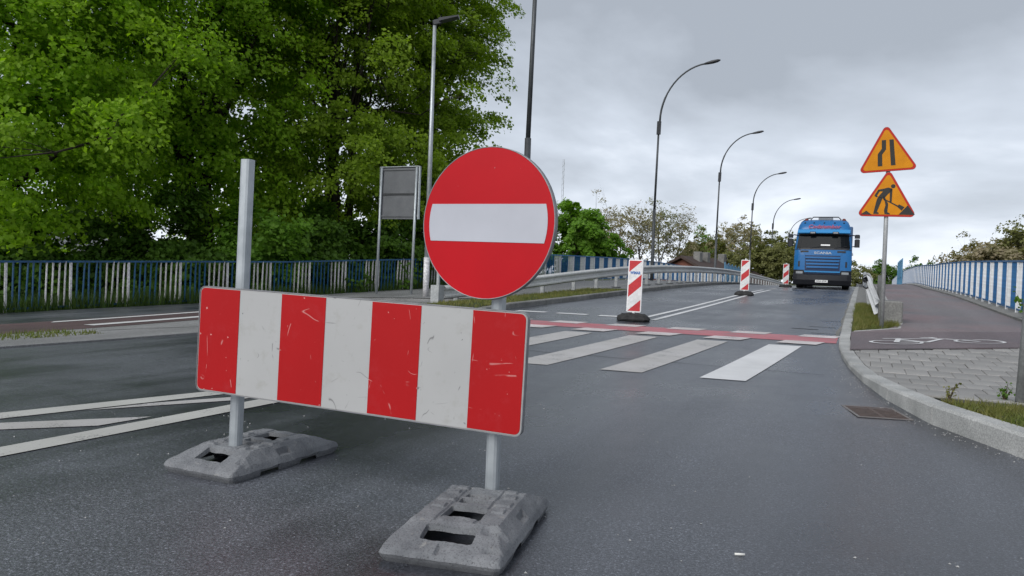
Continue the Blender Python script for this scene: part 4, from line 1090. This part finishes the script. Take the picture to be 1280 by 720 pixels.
        m = MB(); m.tube([(sx * 1.10, .38, 2.50), (sx * 1.30, .22, 2.52), (sx * 1.42, .15, 2.44)], .025, 6); m.tube([(sx * 1.16, .30, 1.98), (sx * 1.40, .15, 2.02)], .022, 6); m.build('arm', 'truck_dark', mr)
        m = MB(); m.bbox(sx * 1.44 - .11, sx * 1.44 + .11, .06, .22, 1.96, 2.34, .035); m.build('main_housing', 'truck_dark', mr)
        m = MB(); m.bbox(sx * 1.44 - .11, sx * 1.44 + .11, .06, .22, 2.37, 2.55, .035); m.build('upper_housing', 'truck_dark', mr)
        # wheels
        for wy in (1.35, 5.4):
            wl = link('wheel', None, t, (sx * 1.02, wy, .50))
            m = MB(); prof_ = [(.30, -.15), (.47, -.15), (.50, -.11), (.50, .11), (.47, .15), (.30, .15)]; n = 24
            for rr, x in prof_: m.v += [(x, rr * math.cos(2 * math.pi * k / n), rr * math.sin(2 * math.pi * k / n)) for k in range(n)]
            m.f = [(j * n + k, j * n + (k + 1) % n, ((j + 1) % 6) * n + (k + 1) % n, ((j + 1) % 6) * n + k) for j in range(6) for k in range(n)]
            m.build('tyre', 'tyre', wl, True)
            m = MB(); m.tube([(-.10, 0, 0), (.12, 0, 0)], .30, 16); m.build('rim', 'galvanised_dull', wl)
        m = MB(); m.bbox(min(sx * .9, sx * 1.26), max(sx * .9, sx * 1.26), 1.95, 2.3, .55, 1.1, .03); m.build('mudguard', 'truck_dark', t)
        m = MB(); m.box(min(sx * 1.26, sx * 1.255), max(sx * 1.26, sx * 1.255), .6, 1.5, 1.65, 1.78); m.build('side_badge', 'white_plastic', t)
    # bumper
    m = MB(); pr = [(.20, .06), (.24, -.06), (.42, -.12), (.62, -.10), (.66, .0)]
    n = 14
    for z, d in pr:
        for i in range(n + 1): x = -1.25 + 2.5 * i / n; m.v.append((x, fy(x, max(z, .3)) + d, z))
    m.f = [(j * 15 + i, j * 15 + i + 1, (j + 1) * 15 + i + 1, (j + 1) * 15 + i) for j in range(4) for i in range(n)]
    bp = m.build('bumper', 'truck_dark', t); q = bp.modifiers.new('solid', 'SOLIDIFY'); q.thickness = .05; q.offset = 1
    m = MB(); m.box(-.27, .27, -.165, -.15, .30, .415); pl_ = m.build('number_plate', 'white_plastic', t)
    lettering('plate_text', 'GDA 47VK', .085, 'black_print', pl_, (0, -.167, .358), (R(90), 0, 0), 0, .002, .46)
    m = MB(); m.box(-1.0, 1.0, .4, 8.5, .35, .95); m.build('chassis', 'truck_dark', t)
    m = MB(); m.bbox(-1.25, 1.25, 2.9, 13.5, 1.05, 3.1, .04); m.build('trailer_body', 'tarpaulin', t)
    for wy in (9.8, 11.1, 12.4):
        for sx in (-1, 1):
            m = MB(); m.tube([(sx * 1.2, wy, .5), (sx * .88, wy, .5)], .5, 20); m.build('trailer_wheel', 'tyre', t)
    return t
build_truck(-1.72, 38.2)

# ------------------------------------------------------------------ houses beyond the bridge
def gable_house(label, loc, rz, w, l, hwall, hroof, wallm, roofm, chim=True, over=.5):
    t = thing('house', label, 'house', loc, rz)
    m = MB(); m.prism([(-w / 2, 0), (w / 2, 0), (w / 2, hwall), (0, hwall + hroof), (-w / 2, hwall)], 0, l); m.build('wall', wallm, t)
    rf = link('roof', None, t)
    for sx in (-1, 1):
        m = MB(); k = hroof / (w / 2); x1 = w / 2 + over
        m.prism([(0, hwall + hroof + .05), (sx * x1, hwall - over * k + .05), (sx * x1, hwall - over * k + .28), (0, hwall + hroof + .30)], -over, l + over); m.build('roof_slope', roofm, rf)
    if chim:
        for y in (1.4, 3.2, l * .6):
            m = MB(); m.bbox(.4, 1.1, y, y + .7, hwall + hroof * .6, hwall + hroof + .75, .05); m.build('chimney', 'concrete_dark', rf)
    for sx, z in ((-1, .9), (1, .9), (-1, hwall - 1.6), (1, hwall - 1.6)):
        wn = link('window', None, t, (sx * w * .22, -.02, z)); m = MB(); m.box(-.5, .5, -.02, .04, 0, 1.3); m.build('frame', 'white_plastic', wn)
        m = MB(); m.box(-.43, .43, -.035, -.021, .07, 1.23); m.build('pane', 'windscreen_glass', wn)
    return t
def at(px, Z):   # world position on the ray through image column px at depth Z (design helper)
    xc = (px - 640) / 950. * Z; return (xc * math.cos(YAW) - Z * math.sin(YAW), Z * math.cos(YAW) + xc * math.sin(YAW))
u, s = at(852, 74)
gable_house('brick house with wide brown gabled roof beyond the bridge railing', (u, s, -2.2), R(-14), 9.5, 12, 2.7, 2.35, 'brick_wall', 'roof_brown')
u, s = at(95, 52)
gable_house('grey house with slate roof half hidden behind the big trees', (u, s, -1.5), R(60), 11, 16, 3.2, 2.8, 'wall_grey', 'roof_slate', False)
u, s = at(699, 190)
an = thing('antenna_mast', 'thin far lattice antenna mast rising above the green round bush', 'mast', (u, s, -2))
for dx, dy in ((-.18, -.15), (.18, -.15), (0, .2)):
    m = MB(); m.tube([(dx * 2, dy * 2, 0), (dx, dy, 31.5)], [.05, .03], 5); m.build('leg', 'galvanised_dull', an)
for k in range(20):
    z = 1 + k * 1.5; m = MB(); m.tube([(-.3, -.25, z), (.3, -.25, z + .75), (0, .3, z + 1.5)], .025, 4); m.build('brace', 'galvanised_dull', an)

# ------------------------------------------------------------------ trees
def leaf_mesh(name, mat, C, Nn, size, aspect=1.0):
    """one rhombic folded leaf (two triangles) for each centre C with normal Nn"""
    n = len(C); a = rng.normal(size=(n, 3)); T = np.cross(Nn, a); T /= np.linalg.norm(T, axis=1)[:, None] + 1e-9; Bn = np.cross(Nn, T)
    sz = size * rng.uniform(.45, 1.3, n)[:, None]
    V = np.empty((n, 4, 3)); fold = Nn * sz * rng.uniform(-.05, .28, n)[:, None]
    V[:, 0] = C - T * sz * .62; V[:, 1] = C - Bn * sz * .48 * aspect + fold; V[:, 2] = C + T * sz * .62; V[:, 3] = C + Bn * sz * .48 * aspect + fold
    me = bpy.data.meshes.new(name); me.vertices.add(n * 4); me.vertices.foreach_set('co', V.ravel())
    idx = np.arange(n * 4).reshape(n, 4); F = np.stack([idx[:, [0, 1, 2]], idx[:, [0, 2, 3]]], 1).reshape(-1)
    me.loops.add(n * 6); me.loops.foreach_set('vertex_index', F); me.polygons.add(n * 2)
    me.polygons.foreach_set('loop_start', np.arange(0, n * 6, 3)); me.polygons.foreach_set('loop_total', np.full(n * 2, 3)); me.update(calc_edges=True)
    me.materials.append(MATS[mat]); return me
def tree(name, label, base, h, crown, sprays, per, leaf, leafmat, barkmat='bark', trunk_r=.28, lean=(0, 0), limbs=9, flat=.7, spread=.8, twig=True, group=None, shell=.55, fork=.28, stems=1, limb_r=.45, cat='tree', droop=.25, cut=None, seed=0):
    """crown: list of (dx, dy, z, rx, ry, rz, weight) ellipsoids relative to the base"""
    global rng
    rng = np.random.default_rng(100 + seed)
    t = thing(name, label, cat, base, 0, group); B = MB(); wts = np.array([c[6] for c in crown], float); wts /= wts.sum()
    tips = []
    for st in range(stems):
        off = np.array([rng.uniform(-.3, .3), rng.uniform(-.3, .3)]) * (stems > 1)
        sp = rng.uniform(-.9, .9, 2) * (stems > 1) * 1.4
        top = np.array([lean[0] + off[0] + sp[0], lean[1] + off[1] + sp[1], h * rng.uniform(.8, .92)])
        pts = [np.array([off[0], off[1], -.3])]
        for k in range(1, 8): q = k / 7.; pts.append(np.array([off[0], off[1], 0]) * (1 - q) + top * q + np.array([rng.normal(0, .12), rng.normal(0, .12), 0]) * (k < 7))
        r0 = trunk_r * (1 if st == 0 else .7)
        B.tube(pts, [r0 * 1.25] + [r0 * (1 - .88 * (k / 7.) ** .9) for k in range(1, 8)], 8)
        for k in range(limbs):
            q = fork + (1 - fork) * (k + rng.uniform(0, .8)) / limbs; j = min(6, int(q * 7)); f_ = q * 7 - j; p0 = pts[j] * (1 - f_) + pts[j + 1] * f_
            c = crown[rng.choice(len(crown), p=wts)]; d = rng.normal(size=3); d /= np.linalg.norm(d); rr = rng.uniform(.55, .95)
            tgt = np.array([c[0], c[1], c[2]]) + d * np.array(c[3:6]) * rr; tgt[2] = max(tgt[2], p0[2] + rng.uniform(-.2, 1.2))
            mid = p0 * .5 + tgt * .5 + np.array([rng.normal(0, .3), rng.normal(0, .3), rng.uniform(0, .7)])
            rl = max(.018, r0 * limb_r * (1 - q * .75)); P = [p0, p0 * .6 + mid * .4 + np.array([0, 0, .1]), mid, mid * .45 + tgt * .55, tgt]
            B.tube(P, [rl, rl * .8, rl * .6, rl * .38, rl * .12], 6)
            for m_ in range(4 if twig else 2):
                i = rng.integers(1, 4); f_ = rng.uniform(); p1 = P[i] * (1 - f_) + P[i + 1] * f_; e = p1 + (tgt - p0) * rng.uniform(.2, .45) + rng.normal(0, .7, 3) * (np.linalg.norm(tgt - p0) * .22) + np.array([0, 0, .3])
                rr_ = rl * .3; mm = (p1 + e) / 2 + rng.normal(0, .1, 3); B.tube([p1, mm, e], [rr_, rr_ * .7, rr_ * .2], 4); tips.append(e); tips.append(mm)
                if twig:
                    for q_ in range(3):
                        e2 = e + rng.normal(0, .5, 3) * spread + np.array([0, 0, .25]); B.tube([mm if q_ else e, (mm + e2) / 2, e2], [rr_ * .4, rr_ * .3, rr_ * .12], 3, False); tips.append(e2)
            tips.append(tgt)
    tr = B.build('trunk', barkmat, t, True, fix=False)
    # sprays of leaves: tips of branches and shells of the crown ellipsoids
    ctr = []
    tips = np.array(tips)
    for k in range(sprays):
        if k % 3 == 0 and len(tips): c = tips[rng.integers(len(tips))] + rng.normal(0, .25, 3) * spread
        else:
            e = crown[rng.choice(len(crown), p=wts)]; d = rng.normal(size=3); d /= np.linalg.norm(d); rr = shell + (1 - shell) * rng.uniform() ** .7 if rng.uniform() < .8 else rng.uniform(.2, 1)
            rr *= 1 + .14 * math.sin(d[0] * 5 + k % 3 + d[2] * 4) * math.sin(d[1] * 6 + d[2] * 7)
            c = np.array(e[:3]) + d * np.array(e[3:6]) * rr
        if c[2] < .25: c[2] = .25 + rng.uniform(0, .4)
        if cut and not cut(c): continue
        ctr.append(c)
    ctr = np.array(ctr); n = len(ctr)
    cc = np.average(np.array([c[:3] for c in crown]), axis=0, weights=wts)
    rad = spread * rng.uniform(.55, 1.25, n)
    ids = np.repeat(np.arange(n), rng.integers(int(per * .6), int(per * 1.4), n)); N = len(ids)
    a = rng.uniform(0, 2 * math.pi, N); r = rad[ids] * np.sqrt(rng.uniform(0, 1, N))
    out = ctr - cc; out[:, 2] *= .3; out /= np.linalg.norm(out, axis=1)[:, None] + 1e-6
    tilt = out[ids]
    X = np.cos(a) * r; Y = np.sin(a) * r
    Zv = rng.normal(0, flat * .35, N) * rad[ids] - droop * (X * tilt[:, 0] + Y * tilt[:, 1]) - .25 * (r ** 2) / rad[ids] * flat * 2
    P = ctr[ids] + np.stack([X, Y, Zv], 1)
    nz = rng.normal(0, .55, (N, 3)); nz[:, 2] += .8; nz += tilt * .85; nz /= np.linalg.norm(nz, axis=1)[:, None]
    me = leaf_mesh('crown', leafmat, P, nz, leaf)
    link('crown', me, t)
    return t
def T(px, Z, zb=None):
    u, s = at(px, Z); return (u, s, ground_z(u, s) if zb is None else zb)
GB = 'big broadleaf trees behind the old railing'
tree('broadleaf_tree', 'bright green maple whose dark trunk leans over the old railing', T(-40, 20.5), 13.5, [(2.6, .4, 7.2, 4.2, 4.0, 5.2, 1.3), (3.4, -1.2, 4.6, 2.9, 2.6, 2.2, .5), (-1, .5, 7, 4.5, 4, 5.5, .8), (3.2, -.6, 9.8, 3.6, 3.5, 3.6, .7)], 900, 130, .108, 'leaf_maple', trunk_r=.3, lean=(2.6, .3), limbs=16, spread=.62, group=GB, seed=1)
tree('broadleaf_tree', 'dense green maple with several dark stems beside the leaning maple', T(258, 24), 15.5, [(0, 0, 8.2, 3.9, 3.9, 6.2, 1.2), (-.6, -1, 4.3, 3.6, 3.3, 2.2, .5), (1.0, .4, 11.5, 3.4, 3.4, 4., .8)], 800, 130, .108, 'leaf_maple', trunk_r=.26, limbs=15, spread=.62, stems=3, group=GB, seed=2)
tree('broadleaf_tree', 'multi-stemmed lime tree standing behind the grey sign back', T(425, 26), 16, [(0, 0, 8.4, 3.6, 3.8, 6.6, 1.2), (.6, -.6, 4.4, 3.4, 3.2, 2.1, .5), (-.6, 0, 11, 3.6, 3.6, 4.2, .7)], 780, 125, .103, 'leaf_linden', trunk_r=.27, limbs=15, spread=.55, stems=3, group=GB, seed=3)
tree('broadleaf_tree', 'tall lime tree with open sky beyond, behind the slim lamp', T(530, 29), 17, [(-.2, .3, 8.2, 2.9, 3.2, 6.2, 1.2), (.0, -.1, 5.0, 2.9, 2.7, 2.8, .9), (.1, .2, 12, 3.1, 3.2, 4.6, .8)], 860, 120, .103, 'leaf_linden', trunk_r=.3, limbs=16, spread=.52, stems=2, group=GB, seed=4)
tree('broadleaf_tree', 'darker lime tree filling the back between the two dense trees', T(345, 32), 16, [(0, 0, 8, 4.6, 4, 6.5, 1), (0, 0, 3.8, 4.2, 3.5, 2.2, .6)], 230, 100, .15, 'leaf_linden', trunk_r=.3, limbs=12, spread=.9, stems=2, group=GB, seed=5)
tree('broadleaf_tree', 'darker maple behind the leaning maple and grey house corner', T(140, 33), 15, [(0, 0, 9, 5, 4, 5.0, 1), (-3, 0, 5, 3.2, 3.5, 2.6, .3)], 200, 100, .15, 'leaf_maple', trunk_r=.3, limbs=12, spread=.95, group=GB, seed=6)
# undergrowth behind the old railing
ub = [(-30, 18.6, 2.2, 2.2), (60, 19.6, 1.9, 2.1), (150, 20.4, 1.9, 2.1), (232, 21., 2.0, 2.), (322, 21.6, 2.0, 1.7), (395, 23.6, 2.1, 2.1), (470, 25, 2.1, 2.1), (545, 26.6, 2.2, 2.0), (610, 28.8, 2.0, 1.9)]
near = ['under the leaning maple', 'in front of the grey house', 'left of the many-stemmed maple trunk', 'at the foot of the many-stemmed maple', 'reaching through the bars', 'between the maple and the lime stems', 'behind the grey sign back', 'behind the slim lamp mast', 'behind the no-entry disc']
for k, (px, Z, hh, wd) in enumerate(ub):
    tree('shrub', 'dark leafy shrub behind the old railing, ' + near[k].replace('left of', 'next to'), T(px, Z), hh, [(0, 0, hh * .52, wd, wd * .8, hh * .5, 1)], 170, 80, .12, 'leaf_dark' if k != 4 else 'leaf_bright', trunk_r=.05, limbs=6, spread=.42, twig=False, group='shrubs behind the old railing', shell=.3, cat='shrub', seed=20 + k)
# trees beyond the bridge
tree('round_tree', 'bright green rounded tree just beyond the striped bridge railing', T(716, 54), 6.2, [(0, 0, 3.5, 2.4, 2.6, 2.5, 1), (-1.6, 0, 3.2, 1.9, 2, 2.2, .5), (2.3, .3, 2.9, 1.7, 1.8, 1.7, .45), (1.0, .3, 4.6, 1.3, 1.4, 1.5, .25)], 360, 75, .19, 'leaf_bright', trunk_r=.2, limbs=10, spread=.42, seed=40)
far = [(744, 72, 8.6, 2.3, 'brownish'), (772, 76, 9.8, 2.6, 'tall'), (797, 74, 9.0, 2.3, 'grey-brown'), (822, 78, 9.6, 2.6, 'spreading'), (846, 80, 8.6, 2.4, 'thin')]
for k, (px, Z, hh, rd, ad) in enumerate(far):
    tree('sparse_tree', 'thin spring tree with %s bare twigs and few leaves beyond the striped railing' % ad, T(px, Z), hh, [(0, 0, hh * .68, rd, rd, hh * .33, 1)], 120, 22, .15, 'leaf_brown' if k != 3 else 'leaf_olive', 'bark_grey', trunk_r=.14, limbs=15, spread=.55, flat=.8, group='sparse spring trees beyond the railing', fork=.3, limb_r=.4, droop=0, seed=50 + k)
mid = [(868, 84, 6.2, 2.2, 'leaf_olive', 'small olive-green tree beside the brown roof ridge', 200, 45), (884, 95, 8.0, 2.4, 'leaf_bright', 'green tree behind the right slope of the brown roof', 170, 40), (905, 88, 8.2, 2.4, 'leaf_brown', 'brownish twiggy tree above the teal mesh screen', 130, 24), (928, 92, 9.0, 2.8, 'leaf_brown', 'tall twiggy tree behind the second beacon', 140, 26), (950, 96, 8.0, 2.6, 'leaf_olive', 'olive tree between third and fourth arched lamps', 150, 40),
       (964, 84, 5.6, 2.6, 'leaf_olive', 'low olive bushy tree by the end of the long guard rail', 240, 50), (984, 92, 6.2, 2.6, 'leaf_olive', 'leafy olive tree touching the truck mirror outline', 240, 50), (1000, 100, 7.5, 2.4, 'leaf_brown', 'brown twiggy tree behind the truck cab', 120, 24), (912, 82, 4.6, 2.6, 'leaf_olive', 'low olive shrub tree behind the guard rail curve', 200, 50), (1072, 120, 5.2, 2.4, 'leaf_olive', 'pale shrub tree between the truck and far lamp', 150, 40)]
for k, (px, Z, hh, rd, lm, lb_, n1, n2) in enumerate(mid):
    tree('distant_tree', lb_, T(px, Z), hh, [(0, 0, hh * .62, rd, rd, hh * .36, 1)], n1, n2, .2, lm, 'bark_grey', trunk_r=.13, limbs=12, spread=.5, flat=.8, fork=.3, droop=0, seed=70 + k)
rgt = [(1103, 130, 7.2, 2.6, 'leaf_dark', 'dark green rounded tree behind the warning sign pole', 260, 50), (1088, 135, 5.2, 1.8, 'leaf_brown', 'small brown tree next to the far small lamp', 110, 30), (1146, 140, 7.6, 3.4, 'leaf_dark', 'small green tree peeping over the footpath railing', 220, 45), (1128, 150, 6.2, 3.0, 'leaf_olive', 'low far tree beside the blue mesh screen', 180, 40), (1176, 150, 7.2, 2.6, 'leaf_olive', 'faint twiggy treetop just showing over the footpath railing', 80, 25),
       (1218, 62, 6.4, 2.6, 'leaf_brown', 'grey-brown twiggy tree over the footpath railing', 300, 34), (1250, 60, 7.4, 2.7, 'leaf_brown', 'larger brown spring tree over the footpath railing', 320, 36), (1278, 60, 7.9, 2.4, 'leaf_olive', 'greener tree at the end of the brown trees over the railing', 300, 44), (1310, 64, 8.2, 3.0, 'leaf_olive', 'outermost olive tree of the clump over the railing', 240, 44)]
for k, (px, Z, hh, rd, lm, lb_, n1, n2) in enumerate(rgt):
    tree('distant_tree', lb_, T(px, Z, -2.4), hh, [(0, 0, hh * .62, rd, rd, hh * .37, 1)], n1, n2, .2, lm, 'bark_grey', trunk_r=.15, limbs=14, spread=.5, flat=.8, fork=.3, droop=0, seed=90 + k)
# weeds at the pavement corner and creeper on the railing
def weed(u, s, hh, n, label, mat='leaf_dark'):
    global rng
    rng = np.random.default_rng(int(abs(u * 100) + s * 10)); z = wbase(u, s); t = thing('weed', label, 'plant', (u, s, z)); m = MB(); P = []
    for k in range(6):
        a = rng.uniform(0, 6.28); l = hh * rng.uniform(.5, 1.1); e = np.array([math.cos(a) * l * .5, math.sin(a) * l * .5, l]); m.tube([(0, 0, -.02), e * .5 + np.array([0, 0, .1 * l]), e], [.004, .003, .001], 4)
        for q in range(n): f = rng.uniform(.25, 1); P.append(e * f + rng.normal(0, hh * .08, 3))
    m.build('stem', 'leaf_litter', t); P = np.array(P); nz = rng.normal(0, .6, (len(P), 3)); nz[:, 2] += .8; nz /= np.linalg.norm(nz, axis=1)[:, None]
    link('leaves', leaf_mesh('leaves', mat, P, nz, hh * .16), t)
weed(1.0, 6.68, .14, 12, 'small weed with dark heads by the foot of the bare pole'); weed(.62, 6.45, .12, 8, 'small yellow weed at the joint between kerb and slabs', 'grass_dry')
weed(2.86, 16.9, .55, 7, 'thin leafy sapling growing up against the footpath railing'); weed(2.86, 15.9, .3, 9, 'low creeper at the foot of the footpath railing')
